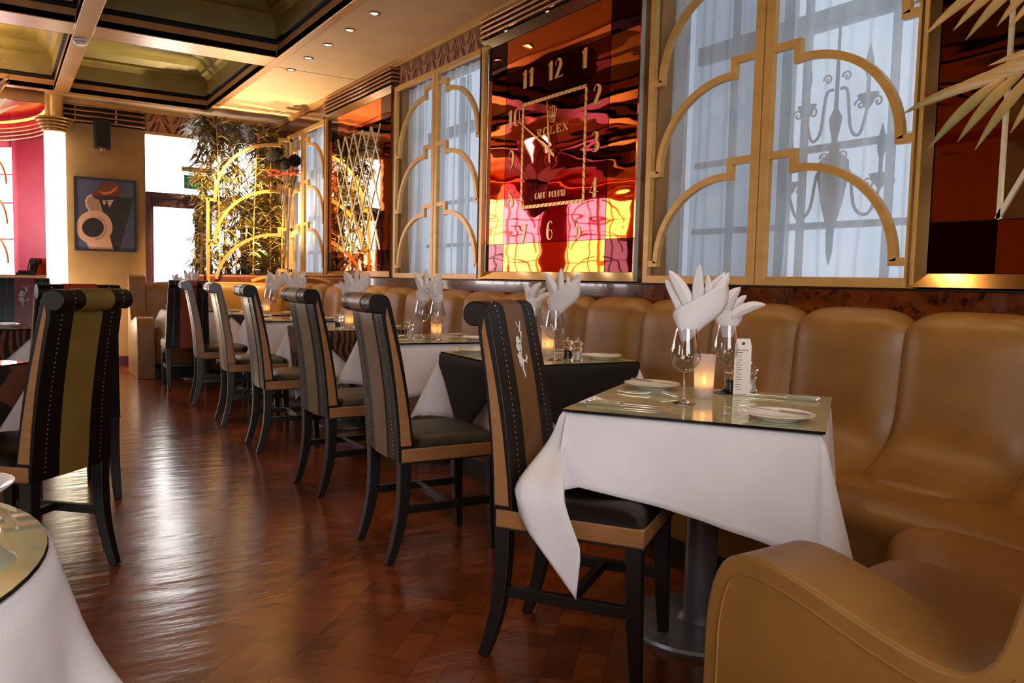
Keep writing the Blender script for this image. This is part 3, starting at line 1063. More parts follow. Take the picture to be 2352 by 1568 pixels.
for k, (x0, x1, z0, z1, wds) in enumerate(((1.60, 2.07, 0.26, 1.925, 'white voile over the glass of the maroon door nearer the picture'), (2.30, 2.66, 0.26, 1.925, 'white voile over the door glass behind the bamboo'), (1.54, 2.84, 2.10, 2.775, 'white ragged edged voile over the transom window above the door'))):
    rnd = random.Random(k)
    ph = rnd.uniform(0, 6)

    def fn(u, v):
        x = lerp(x0, x1, u)
        e = 0.02 * math.sin(140 * x + ph) * (1 if k == 2 else 0.2)
        return (x, YF + (0.018 if k == 2 else 0.085) + 0.006 * math.sin(90 * x + ph), lerp(z0 + e, z1 + e * 0.6 if k == 2 else z1, v))
    tag(MB().sheet(fn, 130, 5).build('sheer_curtain', M_doorveil, smooth=180), wds, 'curtain', 'white door voiles')
wn = struct(MB().box(DX0 - 0.02, DX1 + 0.02, YF + 0.15, YF + 0.16, 2.06, 2.82).build('window_9', M_doorlight))
MB().box(DX0, DX1, YF - 0.025, YF + 0.1, 2.765, 2.80).build('window_frame', M_gold, wn, bevel=0.003)

# exit sign with its brass rail
t = thing('exit_sign', 'green running man exit sign hanging before the transom window', 'sign', (2.12, YF - 0.10, 2.15))
MB().box(-0.175, 0.175, -0.012, 0.012, 0.0, 0.165).build('sign_panel', M_green, t, smooth=0, bevel=0.002)
MB().box(-0.20, 0.16, -0.014, 0.014, 0.205, 0.265).build('brass_rail', M_brass, t, smooth=0, bevel=0.003)
for x in (-0.12, 0.11):
    MB().box(x, x + 0.01, -0.004, 0.004, 0.16, 0.23).box(x, x + 0.01, -0.004, 0.088, 0.225, 0.235).build('bracket', M_brass, t, smooth=0)
b = MB()
O = (0, -0.0125, 0)
UX = Vector((1, 0, 0))
for pts, wd in (([(-.108, .075), (-.095, .10), (-.085, .118)], .020), ([(-.108, .078), (-.125, .055), (-.145, .05)], .012), ([(-.105, .075), (-.088, .055), (-.090, .03)], .012), ([(-.09, .112), (-.068, .095), (-.055, .105)], .009), ([(-.09, .115), (-.112, .115), (-.122, .098)], .009)):
    b.strip(pts, wd, O, UX, VZ, 0.002)
b.prism([(-.074 + .011 * math.cos(i * PI / 5), .132 + .011 * math.sin(i * PI / 5)) for i in range(10)], O, UX, VZ, 0.002)
b.build('running_man', M_signwhite, t, smooth=0)
MB().strip([(0.0, .135), (0.0, .07)], 0.014, O, UX, VZ, 0.002).prism([(-.03, .075), (0, .035), (.03, .075)], O, UX, VZ, 0.002).build('arrow', M_signwhite, t, smooth=0)
MB().prism([(.08, .03), (.145, .03), (.145, .135), (.08, .135)], O, UX, VZ, 0.002).build('doorway_mark', M_signwhite, t, smooth=0)

# loudspeaker
t = thing('loudspeaker', 'black loudspeaker hanging under the bronze grille on the far wall', 'loudspeaker', (1.06, YF - 0.13, 2.5))
MB().box(-0.085, 0.085, -0.07, 0.07, 0.03, 0.345).build('cabinet', M_speaker, t, bevel=0.006)
MB().box(-0.068, 0.068, -0.078, -0.07, 0.045, 0.33).build('cloth_front', M_slot, t, bevel=0.003)
MB().box(-0.02, 0.02, 0.0, 0.13, 0.17, 0.20).build('bracket', M_copper, t)
MB().tube([(0, 0, 0.035), (0, 0, 0.0), (0, 0.02, -0.012)], [0.03, 0.028, 0.012], 10).build('swivel', M_copper, t)

# framed poster
px0, px1, pz0, pz1 = 0.772, 1.424, 1.36, 2.205
t = thing('framed_poster', 'black framed poster of a hatted man and giant coffee cup', 'picture', ((px0 + px1) / 2, YF, 0))
M_pblue = mat('poster_slate_blue', '4a4a66', '3c3850', 0.5, 0, 2)
M_pblack = mat('poster_black', '1c1310', '241813', 0.5)
M_pcup = mat('poster_cream', 'd0a184', 'bd8c72', 0.5, 0, 3)
M_pcup2 = mat('poster_beige', 'a87a62', '9a6c56', 0.5, 0, 3)
M_phat = mat('poster_hat_brown', '6a3310', '4a2008', 0.5, 0, 3)
M_pband = mat('poster_orange', 'c8641c', 'b85814', 0.5)
M_pgrey = mat('poster_grey_letters', '5a5260', '4e4654', 0.5)
hwp, pc = (px1 - px0) / 2, (pz0 + pz1) / 2


def pp(x, y):
    """poster pixel (zoomed crop) to plane coordinates"""
    return (lerp(-hwp, hwp, (x - 145) / (1180 - 145)), lerp(pz1, pz0, (y - (150 + (x - 145) * 0.085) - 0) / 1225 * 1.0 if False else (y - lerp(150, 240, (x - 145) / 1035)) / lerp(1235, 1185, (x - 145) / 1035)))


fr = MB()
for (a0, a1, b0, b1) in ((-hwp, hwp, pz0, pz0 + 0.022), (-hwp, hwp, pz1 - 0.022, pz1), (-hwp, -hwp + 0.022, pz0 + 0.022, pz1 - 0.022), (hwp - 0.022, hwp, pz0 + 0.022, pz1 - 0.022)):
    fr.box(a0, a1, -0.03, -0.001, b0, b1)
fr.build('frame', M_blackwood, t, smooth=0)
MB().box(-hwp + 0.02, hwp - 0.02, -0.014, -0.002, pz0 + 0.02, pz1 - 0.02).build('backing_print', M_pblue, t, smooth=0)
layers = []


def poly(name, pts, m, k):
    q = []
    for p in pts:
        u, v = pp(*p)
        q.append((min(max(u, -hwp + 0.0225), hwp - 0.0225), min(max(v, pz0 + 0.0225), pz1 - 0.0225)))
    MB().prism(q, (0, -0.014, 0), UX, VZ, 0.0006 * k).build(name, m, t, smooth=0)


def ell(cx, cy, rx, ry, a0=0, a1=360, n=30, rot=0.0):
    out = []
    for i in range(n):
        th = math.radians(a0 + (a1 - a0) * i / (n - 1 if a1 - a0 < 360 else n))
        x, y = rx * math.cos(th), ry * math.sin(th)
        out.append((cx + x * math.cos(rot) - y * math.sin(rot), cy + x * math.sin(rot) + y * math.cos(rot)))
    return out


poly('suit', [(560, 520), (1170, 515), (880, 1385), (780, 1385), (560, 1000)], M_pblack, 1)
poly('saucer', [(440, 450), (360, 480), (322, 560), (330, 640), (380, 740), (620, 780), (545, 540)], M_pcup, 2)
poly('saucer', [(430, 490), (370, 520), (352, 590), (400, 720), (590, 745), (540, 570)], M_pcup2, 3)
poly('table_napkin', [(330, 1250), (720, 1150), (780, 1380), (380, 1365)], M_pcup, 4)
poly('cup', ell(470, 1005, 300, 285), M_pcup, 5)
poly('cup_shade', ell(500, 1015, 170, 200, -70, 100), M_pcup2, 6)
poly('cup_rim', ell(447, 1008, 205, 185), M_pcup, 7)
poly('coffee', ell(447, 1008, 180, 162), M_pblack, 8)
poly('collar', [(605, 560), (800, 548), (725, 672), (675, 610), (632, 640)], M_pcup, 3)
poly('bow_tie', [(650, 570), (705, 565), (690, 600), (720, 660), (640, 660), (665, 600)], M_pblack, 4)
poly('hat_brim', ell(692, 430, 255, 120, rot=-0.18), M_phat, 5)
poly('hat_crown', [(552, 300), (600, 262), (700, 238), (810, 240), (850, 280), (860, 370), (760, 450), (640, 455), (552, 400)], M_phat, 6)
poly('hat_band', [(552, 395), (640, 425), (740, 405), (858, 325), (856, 375), (750, 450), (640, 468), (556, 420)], M_pband, 7)
poly('hat_shadow', ell(680, 490, 200, 62, 0, 180), M_pblack, 7)
LET = {'A': [[(0, 0), (.5, 1), (1, 0)], [(.2, .4), (.8, .4)]], 'I': [[(.5, 0), (.5, 1)]], 'R': [[(.1, 0), (.1, 1), (.7, .95), (.75, .6), (.1, .5), (.8, 0)]], 'O': [[(.5 + .45 * math.cos(i * PI / 5), .5 + .5 * math.sin(i * PI / 5)) for i in range(11)]], 'B': [[(.1, 0), (.1, 1), (.7, .9), (.65, .55), (.1, .5), (.75, .4), (.7, .05), (.1, 0)]], 'L': [[(.1, 1), (.1, 0), (.8, 0)]], 'E': [[(.85, 1), (.1, 1), (.1, 0), (.85, 0)], [(.1, .5), (.7, .5)]], 'U': [[(.1, 1), (.15, .15), (.5, 0), (.85, .15), (.9, 1)]]}
b = MB()
p_a, p_b = Vector(pp(855, 1285)), Vector(pp(1105, 570))
du = (p_b - p_a).normalized()
for k, ch in enumerate('AIROBLEU'):
    q = p_a.lerp(p_b, k / 7)
    for ln in LET[ch]:
        pts = []
        for (x, y) in ln:
            r = q + du * ((x - 0.5) * 0.045) + Vector((-du.y, du.x)) * ((y - 0.5) * 0.045)
            pts.append((r.x, r.y))
        b.strip(pts, 0.0035, (0, -0.0155, 0), UX, VZ, 0.0006)
b.build('poster_lettering', M_pgrey, t, smooth=0)

# lit column with louvred capital at the mouth of the bay
t = struct(bpy.data.objects.new('column', None))
COL.objects.link(t)
t.location = (0.585, 10.36, 0)
MB().lathe([(0.10, 0), (0.105, 0.02), (0.105, 2.64), (0.10, 2.65)], 32).build('lit_shaft', M_column, t)
MB().lathe([(0.14, 0), (0.14, 0.06), (0.11, 0.07)], 32).build('foot', M_copper, t)
for k in range(5):
    MB().lathe([(0.02, 2.655 + 0.034 * k), (0.125 + 0.016 * k, 2.655 + 0.034 * k), (0.13 + 0.016 * k, 2.663 + 0.034 * k), (0.125 + 0.016 * k, 2.671 + 0.034 * k), (0.02, 2.671 + 0.034 * k)], 32).build('capital_ring', M_gold, t)
MB().lathe([(0.07, 2.65), (0.09, 2.84), (0.09, ZC)], 24).build('capital_core', M_gold, t)
light('arm_fill_point', 'POINT', (0.80, 10.02, 0.6), 26, (1.0, 0.86, 0.6), shadow_soft_size=0.15)  # added floating point light, brightens the side of the far bench arm

# rose red bay
BC = Vector((-1.42, 10.50, 0))
BR = 2.02


def bay(th, r, z):
    return (BC.x + r * math.cos(th), BC.y + r * math.sin(th), z)


w = MB()


def arcwall(w, t0, t1, z0, z1, r=BR, n=14):
    w.sheet(lambda u, v: bay(math.radians(lerp(t0, t1, u)), r, lerp(z0, z1, v)), n, 2)


wins = [(36.5, 66), (83, 119), (133, 168)]
segs = [(0, 36.5), (66, 83), (119, 133), (168, 180)]
for a, c in segs:
    arcwall(w, a, c, 0, 3.0)
for a, c in wins:
    arcwall(w, a, c, 0, 1.05)
    arcwall(w, a, c, 2.62, 3.0)
struct(w.build('wall_bay', M_pink, solid=0.02))
for k, (a, c) in enumerate(wins):
    q = MB()
    arcwall(q, a - 1, c + 1, 1.02, 2.66, BR + 0.12)
    wn = struct(q.build('window_%d' % (10 + k), emis('bay_daylight_pane_%d' % k, (1.0, 0.88, 0.90), 11.0)))
    q = MB()
    for z in (1.5, 1.95, 2.3):
        q.tube([bay(math.radians(lerp(a, c, i / 8)), BR + 0.06, z) for i in range(9)], 0.012, 5)
    for th in (a + 0.6, lerp(a, c, 0.33), lerp(a, c, 0.66), c - 0.6):
        q.tube([bay(math.radians(th), BR + 0.06, 1.05), bay(math.radians(th), BR + 0.06, 2.62)], 0.014, 5)
    q.build('glazing_bars', M_pink, wn)
    q = MB()
    for dz in (0, 0.485, 0.97):
        for s_ in (0, 1):
            mid = (a + c) / 2
            pts = []
            for i in range(13):
                f_ = i / 12
                ph = PI / 2 * (1 - f_)
                th = mid + (1 if s_ else -1) * (2.0 + (c - a) * 0.36 * math.cos(ph))
                pts.append(bay(math.radians(th), BR - 0.03, 1.2 + dz + 0.40 * math.sin(ph)))
            q.tube(pts, 0.016, 5)
    q.tube([bay(math.radians((a + c) / 2), BR - 0.03, 1.05), bay(math.radians((a + c) / 2), BR - 0.03, 2.62)], 0.03, 5)
    q.build('stepped_lattice', M_gold, wn)
cm = MB()
vs = [bay(PI * i / 40, BR + 0.02, 2.98) for i in range(41)]
cm.add(vs + [(BC.x, BC.y - 0.05, 2.98)], [tuple(range(41))])
struct(cm.build('ceiling_bay', M_red, smooth=0))
struct(MB().box(-3.4, 0.55, YF + 0.0, YF + 0.12, 2.985, ZC + 0.3).build('beam_bay', M_beam))
struct(MB().tube([bay(PI * i / 40, BR - 0.10, 2.90) for i in range(41)], 0.016, 8).build('trim_9', M_neon))
t = thing('louvre_grille', 'curved bronze louvre grille round the rose red bay beneath the neon', 'grille', (BC.x, BC.y, 0), 0, 'louvre grilles under the ceiling')
for k in range(4):
    MB().tube([(v[0] - BC.x, v[1] - BC.y, v[2]) for v in (bay(PI * i / 72, BR - 0.06, 2.70 + 0.045 * k) for i in range(1, 72))], 0.012, 8).build('bar', M_copper, t)
b = MB()
for i in range(2, 36, 3):
    v = bay(PI * i / 36, BR - 0.045, 0)
    b.tube([(v[0] - BC.x, v[1] - BC.y, 2.69), (v[0] - BC.x, v[1] - BC.y, 2.86)], 0.008, 5)
b.build('upright', M_copper, t)
light('bay_red_lamp', 'POINT', (-1.0, 11.2, 2.5), 7, (1.0, 0.25, 0.22), shadow_soft_size=0.2)
light('bay_daylight', 'AREA', (-1.0, 12.2, 1.9), 14, (1.0, 0.75, 0.78), (0.3, 10.6, 1.2), size=1.2)
# raised bay floor and its rail
struct(MB().box(-3.4, 0.46, YF, 12.6, 0, 0.20).build('floor_bay', M_floor))
t = thing('rail_counter', 'low dark counter closing the mouth of the rose red bay', 'counter', (-1.45, 10.35, 0))
MB().box(-1.9, 1.9, -0.06, 0.06, 0.0, 1.03).build('panel', M_burl, t)
MB().box(-1.93, 1.92, -0.10, 0.10, 1.03, 1.065).build('top', M_copper, t, bevel=0.008)
tag(MB().box(-0.10, 0.10, -0.07, 0.07, 0, 0.025).box(-0.08, 0.06, -0.06, 0.06, 0.025, 0.05).build('folded_menus', M_black, loc=(0.28, 10.34, 1.066), bevel=0.004), 'black menus lying on the bay counter by the lit column', 'menus')

# smoke detector
t = thing('smoke_detector', 'white round smoke detector under the ceiling beam crossing', 'smoke detector', (0.64, 7.72, ZC - 0.012))
MB().lathe([(0.0, -0.045), (0.035, -0.045), (0.05, -0.032), (0.055, -0.012), (0.055, 0)], 24, cap=False).build('housing', M_signwhite, t)
MB().lathe([(0.042, -0.040), (0.058, -0.016), (0.050, -0.013)], 24, cap=False).build('vent_ring', mat('detector_grey', 'b8b0a6', 'a8a096', 0.5), t)

# chandelier of glass leaves
t = thing('chandelier', 'chandelier of pale glass leaves, only leaf tips showing at frame edge', 'chandelier', (-0.22, 9.28, 1.93))
MB().tube([(0, 0, 0.5), (0, 0, 1.58)], 0.012, 8).lathe([(0.06, 1.56), (0.06, 1.585)], 16).build('rod', M_brass, t)
b = MB()
for k in range(24):
    th = 2 * PI * k / 24
    b.tube([(0.17 * math.cos(th), 0.17 * math.sin(th), 0.52), (0.165 * math.cos(th), 0.165 * math.sin(th), 0.30), (0.12 * math.cos(th), 0.12 * math.sin(th), 0.20)], 0.013, 5)
b.lathe([(0.0, 0.10), (0.02, 0.12), (0.10, 0.20), (0.13, 0.22)], 20, cap=False)
b.build('rod_basket', mat('blush_glass_rod', 'c89a7c', 'b88a6c', 0.15, 0.3), t)
MB().lathe([(0.18, 0.52), (0.19, 0.53), (0.19, 0.56), (0.18, 0.57)], 28, cap=False).build('band', M_blackwood, t)
for ring_, (n, r0, tilt, ln) in enumerate(((9, 0.15, 0.62, 0.33), (8, 0.10, 0.38, 0.55), (6, 0.06, 0.22, 0.72))):
    for k in range(n):
        th = 2 * PI * (k + 0.5 * ring_) / n

        def leaf(u, v, th=th, r0=r0, tilt=tilt, ln=ln):
            wd = 0.075 * math.sin(PI * min(v * 0.92 + 0.06, 1)) ** 0.7
            x = (u - 0.5) * 2 * wd
            r = r0 + math.sin(tilt) * ln * v + 0.10 * v * v - 0.15 * x * x
            z = 0.55 + math.cos(tilt) * ln * v - 0.03 * v ** 3
            return (r * math.cos(th) - x * math.sin(th), r * math.sin(th) + x * math.cos(th), z)
        MB().sheet(leaf, 5, 9).build('glass_leaf', M_shade if ring_ == 0 else MATS.get('blush_glass_rod'), t, solid=0.004, smooth=180)
light('chandelier_light', 'POINT', (-0.22, 9.28, 2.95), 60, (1.0, 0.72, 0.45), shadow_soft_size=0.2)

light('seat_spot', 'SPOT', (2.30, 6.9, 3.0), 170, (1.0, 0.80, 0.45), (2.95, 7.2, 0.8), spot_size=0.55, spot_blend=0.6, shadow_soft_size=0.03)
# ------------------------------------------------------------------ bamboo corner
t = thing('planter', 'long brown leather planter behind the far bench full of bamboo', 'planter', (2.53, 10.02, 0))
MB().box(-0.56, 0.515, -0.22, 0.24, 0.0, 1.12).build('box', M_planter, t, bevel=0.03, seg=4)
MB().box(-0.52, 0.48, -0.185, 0.205, 1.115, 1.13).build('soil', M_slot, t)
for k, x in enumerate((2.22, 2.68)):
    u = thing('uplight', 'small uplight in the bamboo planter, %s' % ('nearer the door' if k == 0 else 'nearer the window'), 'lamp', (x, 9.86, 1.131))
    MB().lathe([(0.045, 0), (0.045, 0.05), (0.036, 0.055)], 14).build('can', M_speaker, u)
    MB().lathe([(0.0, 0.0565), (0.034, 0.0565)], 12, cap=False).build('lens', M_lamp, u)
    light('uplight_beam', 'SPOT', (x, 9.80, 1.24), 240, (1.0, 0.80, 0.50), (x + 0.12, 9.25, 3.0), spot_size=2.2, spot_blend=0.8, shadow_soft_size=0.02)
light('leaf_fill_spot', 'SPOT', (2.2, 8.6, 2.95), 750, (1.0, 0.70, 0.30), (2.50, 9.9, 1.75), spot_size=1.0, spot_blend=0.6, shadow_soft_size=0.05)  # added spot without a fixture, gilds the bamboo leaves from the front


def blade(mb, p, dirv, ln, wd, droop, mi=0):
    d_ = Vector(dirv).normalized()
    s_ = d_.cross(Vector((0, 0, 1)))
    if s_.length < 1e-3:
        s_ = Vector((1, 0, 0))
    s_ = s_.normalized()
    p = Vector(p)
    m1 = p + d_ * ln * 0.35
    m1.z -= droop * ln * 0.10
    m2 = p + d_ * ln * 0.7
    m2.z -= droop * ln * 0.32
    e = p + d_ * ln
    e.z -= droop * ln * 0.62
    mb.add([p, m1 + s_ * wd, m1 - s_ * wd, m2 + s_ * wd * 0.75, m2 - s_ * wd * 0.75, e], [(0, 1, 2), (1, 3, 4, 2), (3, 5, 4)], mi)


rnd = random.Random(5)
spots = [(2.05, 9.95, 2.86), (2.14, 10.10, 2.93), (2.25, 9.92, 2.88), (2.36, 10.12, 2.95), (2.45, 9.95, 2.86), (2.55, 10.1, 2.95), (2.64, 9.92, 2.80), (2.75, 10.08, 2.93), (2.86, 9.95, 2.84), (2.96, 10.1, 2.90), (2.98, 9.88, 2.7)]
blab = ['at the door end of the planter', 'second from the door end', 'third from the door end', 'fourth from the door end', 'fifth from the door end', 'in the middle of the planter', 'fifth from the window end', 'fourth from the window end', 'third from the window end', 'second from the window end', 'shortest, tight in the window corner']
for k, (x, y, zt) in enumerate(spots):
    t = thing('bamboo', 'tall leafy bamboo in the brown planter, %s' % blab[k], 'bamboo', (x, y, 1.12), 0, 'bamboo in the far corner')
    lx, ly = rnd.uniform(-0.06, 0.06), rnd.uniform(-0.06, 0.02)
    h = zt - 1.12
    path = smoothpath([(0, 0, 0), (lx * 0.3, ly * 0.3, h * 0.4), (lx, ly, h * 0.8), (lx * 1.6, ly * 1.6, h)], 14)
    tw = MB().tube(path, [0.011 * (1 - 0.6 * i / 13) for i in range(14)], 6)
    f = MB()
    for nnode in range(34):
        z = 0.02 + (nnode + rnd.random()) / 34
        i = min(int(z * 13), 12)
        base = Vector(path[i]).lerp(Vector(path[i + 1]), min(max(z * 13 - i, 0), 1)) if z < 1 else Vector(path[-1])
        for br in range(2):
            th = rnd.uniform(0, 2 * PI)
            bl = rnd.uniform(0.06, 0.20)
            tip = base + Vector((math.cos(th) * bl * 0.85, math.sin(th) * bl * (0.7 if math.sin(th) < 0 else 0.4), bl * rnd.uniform(-0.1, 0.6)))
            lim = XR - 0.06 - x
            tip.x = min(tip.x, lim - 0.04)
            tip.z = min(tip.z, 3.0 - 1.12 - 0.05)
            tw.tube([base, tip], 0.0022, 4, caps=False)
            for lf in range(rnd.randint(7, 11)):
                q = base.lerp(tip, rnd.uniform(0.45, 1.0))
                a = th + rnd.uniform(-1.3, 1.3)
                ln = rnd.uniform(0.11, 0.20)
                dv = Vector((math.cos(a), math.sin(a) * 0.8, rnd.uniform(-0.5, 0.55)))
                if q.x + dv.x * ln > lim:
                    dv.x = -abs(dv.x)
                if q.y + y + dv.y * ln > 10.43:
                    dv.y = -abs(dv.y)
                if 9.64 > q.y + y + dv.y * ln > 9.52:
                    dv.y = abs(dv.y)
                if q.y + y + dv.y * ln < 9.86:
                    dv.y = abs(dv.y) * 0.6
                    if q.y + y < 9.86:
                        continue
                blade(f, q, dv, ln, rnd.uniform(0.010, 0.016), rnd.uniform(0.2, 0.9), 0 if rnd.random() < 0.6 else 1)
    tw.build('cane', M_bamboo, t)
    f.build('foliage', [M_leaf, M_leaf2], t, smooth=180)

# ------------------------------------------------------------------ banquettes
YV0, CW = 1.73, 0.487


def channel(width, amp):
    """one padded backrest channel flowing down into the seat; local x out from the wall (negative), y along, z up"""
    prof = smoothpath([(0.10, 0.90), (0.085, 0.975), (0.035, 1.005), (-0.035, 0.985), (-0.062, 0.92), (-0.075, 0.78), (-0.10, 0.62), (-0.165, 0.52), (-0.26, 0.468), (-0.35, 0.452), (-0.42, 0.447)], 40)
    nor = []
    for i in range(len(prof)):
        t_ = (prof[min(i + 1, 39)] - prof[max(i - 1, 0)]).normalized()
        nor.append(Vector((t_.y, -t_.x)) * 1)

    def fn(u, v):
        i = min(int(round(v * 39)), 39)
        s_ = 2 * u - 1
        end = max(0.0, (v - 0.70) / 0.30)
        k = math.sqrt(max(1 - 0.9 * end ** 2.2, 0.02))
        a_ = min(abs(s_) / k, 1.25)
        prof_b = max(1 - a_ ** 4.5, -0.5)
        a = amp * (1 - 0.55 * end ** 1.5)
        n = nor[i]
        if n.dot(Vector((-1, 1))) < 0:
            n = -n
        p = Vector(prof[i]) + n * (a * prof_b - 0.016 - 0.03 * max(0.0, end - 0.85) / 0.15)
        return (p.x, u * width, p.y)
    return MB().sheet(fn, 25, 40)


ban = thing('banquette', 'long gold leather banquette with channelled backrest under the windows', 'banquette', (XR, 0, 0))
proto = channel(CW, 0.055)
k0 = -2
for k in range(k0, 16):
    y0 = YV0 + CW * k
    o = None
    if k == k0:
        o = proto.build('backrest_channel', M_leather, ban, smooth=180)
        ch_me = o.data
    else:
        o = bpy.data.objects.new('backrest_channel', ch_me)
        COL.objects.link(o)
        o.parent = ban
    o.location = (-0.155, y0, 0)
seat_prof = smoothpath([(-0.10, 0.40), (-0.20, 0.435), (-0.45, 0.447), (-0.70, 0.455), (-0.80, 0.445), (-0.848, 0.405), (-0.852, 0.33), (-0.83, 0.20), (-0.80, 0.09)], 26)


def seatfn(u, v):
    i = min(int(round(v * 25)), 25)
    y = lerp(0.42, 9.5, u)
    p = seat_prof[i]
    return (p.x, y, p.y + 0.004 * math.sin(y * 6.4) * (1 - v))


MB().sheet(seatfn, 90, 26, flip=True).build('seat', M_leather, ban, smooth=180)
MB().box(-0.16, -0.047, 0.3, 9.55, 0.0, 0.93).box(-0.78, -0.16, 0.42, 9.5, 0.0, 0.10).build('plinth', M_blackwood, ban)


def end_bench(root, x0, x1, my, y_of):
    """bench end turned across the room: two seat channels, back, sculpted arm; y_of maps local depth to room y"""
    # seat channels run from back to front and roll over the edge
    sp = smoothpath([(0.50, 0.44), (0.62, 0.45), (0.80, 0.462), (0.92, 0.458), (0.985, 0.415), (1.00, 0.33), (0.985, 0.2), (0.96, 0.09)], 30)
    n = 2
    wd = (x1 - x0) / n

    def front(x):
        return 0.98 + 0.37 * (max(x - x0, 0) / (x1 - x0)) ** 2.2
    for c in range(n):
        def fn(u, v, c=c):
            i = min(int(round(v * 29)), 29)
            s_ = 2 * u - 1
            t_ = (sp[min(i + 1, 29)] - sp[max(i - 1, 0)]).normalized()
            nn = Vector((-t_.y, t_.x))
            if nn.dot(Vector((0.5, 1))) < 0:
                nn = -nn
            p = Vector(sp[i]) + nn * (0.055 * (1 - abs(s_) ** 4) - 0.035)
            x = x0 + wd * (c + u)
            y = 0.5 + (p.x - 0.5) * (front(x) - 0.5) / 0.5
            return (x, y_of(y), p.y + 0.065 * (1 - c))
        MB().sheet(fn, 23, 30).build('seat_channel', M_leather, root, smooth=180)
    bp = smoothpath([(0.34, 0.9), (0.36, 0.985), (0.42, 1.0), (0.47, 0.95), (0.485, 0.8), (0.50, 0.62), (0.53, 0.5), (0.60, 0.445)], 24)
    nb = 3
    xe = XR - 0.05
    wb = (xe - x0) / nb
    for c in range(nb):
        def fb(u, v, c=c):
            i = min(int(round(v * 23)), 23)
            s_ = 2 * u - 1
            t_ = (bp[min(i + 1, 23)] - bp[max(i - 1, 0)]).normalized()
            nn = Vector((-t_.y, t_.x))
            if nn.dot(Vector((1, 0.6))) < 0:
                nn = -nn
            p = Vector(bp[i]) + nn * (0.04 * (1 - abs(s_) ** 2.6) - 0.01)
            return (x0 + wb * (c + u), y_of(p.x), p.y)
        MB().sheet(fb, 17, 24).build('backrest_channel', M_leather, root, smooth=180)
    ys = sorted((y_of(0.30), y_of(0.40)))
    MB().box(x0, xe, ys[0], ys[1], 0.0, 0.92).build('back_panel', M_leather, root)
    ys = sorted((y_of(0.42), y_of(0.95)))
    MB().box(x0, x1, ys[0], ys[1], 0.0, 0.10).build('plinth', M_blackwood, root)
    # arm: smooth side profile, thick and round edged
    out = smoothpath([(1.0, 0.0), (1.0, 0.2), (1.0, 0.42), (0.995, 0.54), (0.965, 0.625), (0.90, 0.655), (0.80, 0.645), (0.66, 0.612), (0.56, 0.60), (0.505, 0.63), (0.475, 0.72), (0.45, 0.88), (0.44, 1.02), (0.42, 1.075), (0.37, 1.10), (0.32, 1.075), (0.30, 1.0), (0.30, 0.5), (0.30, 0.0)], 64)
    pl = [(y_of(p.x), p.y) for p in out]
    AX0, AX1 = x0 - 0.17, x0
    m = MB()
    m.prism(pl, (AX0, 0, 0), (0, 1, 0), (0, 0, 1), AX1 - AX0)
    arm = m.build('arm', M_leather, root, smooth=50, bevel=0.035, seg=5)
    inner = []
    for i in range(6, 33):
        p, q = Vector(pl[i]), Vector(pl[min(i + 1, 63)])
        t_ = (q - p).normalized()
        nn = Vector((-t_.y, t_.x))
        c_ = Vector((y_of(0.6), 0.3))
        if nn.dot(c_ - p) < 0:
            nn = -nn
        inner.append(p + nn * 0.034)
    MB().tube([(AX0 - 0.0002, p.x, p.y) for p in inner], 0.0022, 6).build('piping', M_leather, arm)


nb_ = thing('banquette_end', 'gold leather bench end with sculpted arm in the lower right foreground', 'banquette', (0, 0, 0))
end_bench(nb_, 1.255, 2.245, 1, lambda y: y)
fb_ = thing('banquette_end', 'gold leather bench end with arm at the far end before the bamboo', 'banquette', (0, 0, 0))
end_bench(fb_, 1.40, 2.245, -1, lambda y: 10.1 - y)

# divider screen standing on the far bench back
t = thing('divider_screen', 'freestanding gold stepped-arch screen on the far bench before the bamboo', 'screen', (3.085, 9.70, 0), 0, 'gold stepped-arch screens')
leaf_parts(t, (0, 0, 0), (-1, 0, 0), (0, 0, 1), width=1.03, z0=1.02, z1=HEAD, d=0.03, step_only=True, arcs=[(1.98, 0.70), (1.47, 0.66), (0.95, 0.66), (0.45, 0.66)])
MB().box(-1.03, 0.0, -0.03, 0.02, 0.93, 1.03).build('base_rail', M_gold, t, bevel=0.003)

# ------------------------------------------------------------------ dining chairs
def back_outline(off=0.0, cut=None):
    """side profile of the scroll topped backrest, (x, z), chair faces +x"""
    pts = []
    n = 12
    for i in range(n):
        t = i / (n - 1)
        pts.append((-0.150 - 0.098 * t ** 1.1 + 0.012 * math.sin(PI * t), 0.405 + 0.62 * t))
    pts += [(-0.255, 1.043), (-0.266, 1.053), (-0.281, 1.0585)]
    cx, cz, r = -0.299, 1.022, 0.037
    for i in range(1, 13):
        th = math.radians(88 + 205 * i / 12)
        pts.append((cx + r * math.cos(th), cz + r * math.sin(th)))
    for i in range(n):
        t = 1 - i / (n - 1)
        pts.append((-0.214 - 0.071 * t ** 1.1 + 0.010 * math.sin(PI * t), 0.405 + 0.568 * t))
    if off:
        q = []
        m = len(pts)
        for i in range(m):
            a, b_ = Vector(pts[i - 1]), Vector(pts[(i + 1) % m])
            t_ = (b_ - a).normalized()
            q.append((pts[i][0] + t_.y * off, pts[i][1] - t_.x * off))
        pts = q
    return pts


def taper(mb):
    """the back narrows a little towards the scroll"""
    mb.v = [(x, y * (1 - 0.11 * min(max((z - 0.45) / 0.6, 0), 1)), z) for x, y, z in mb.v]
    return mb


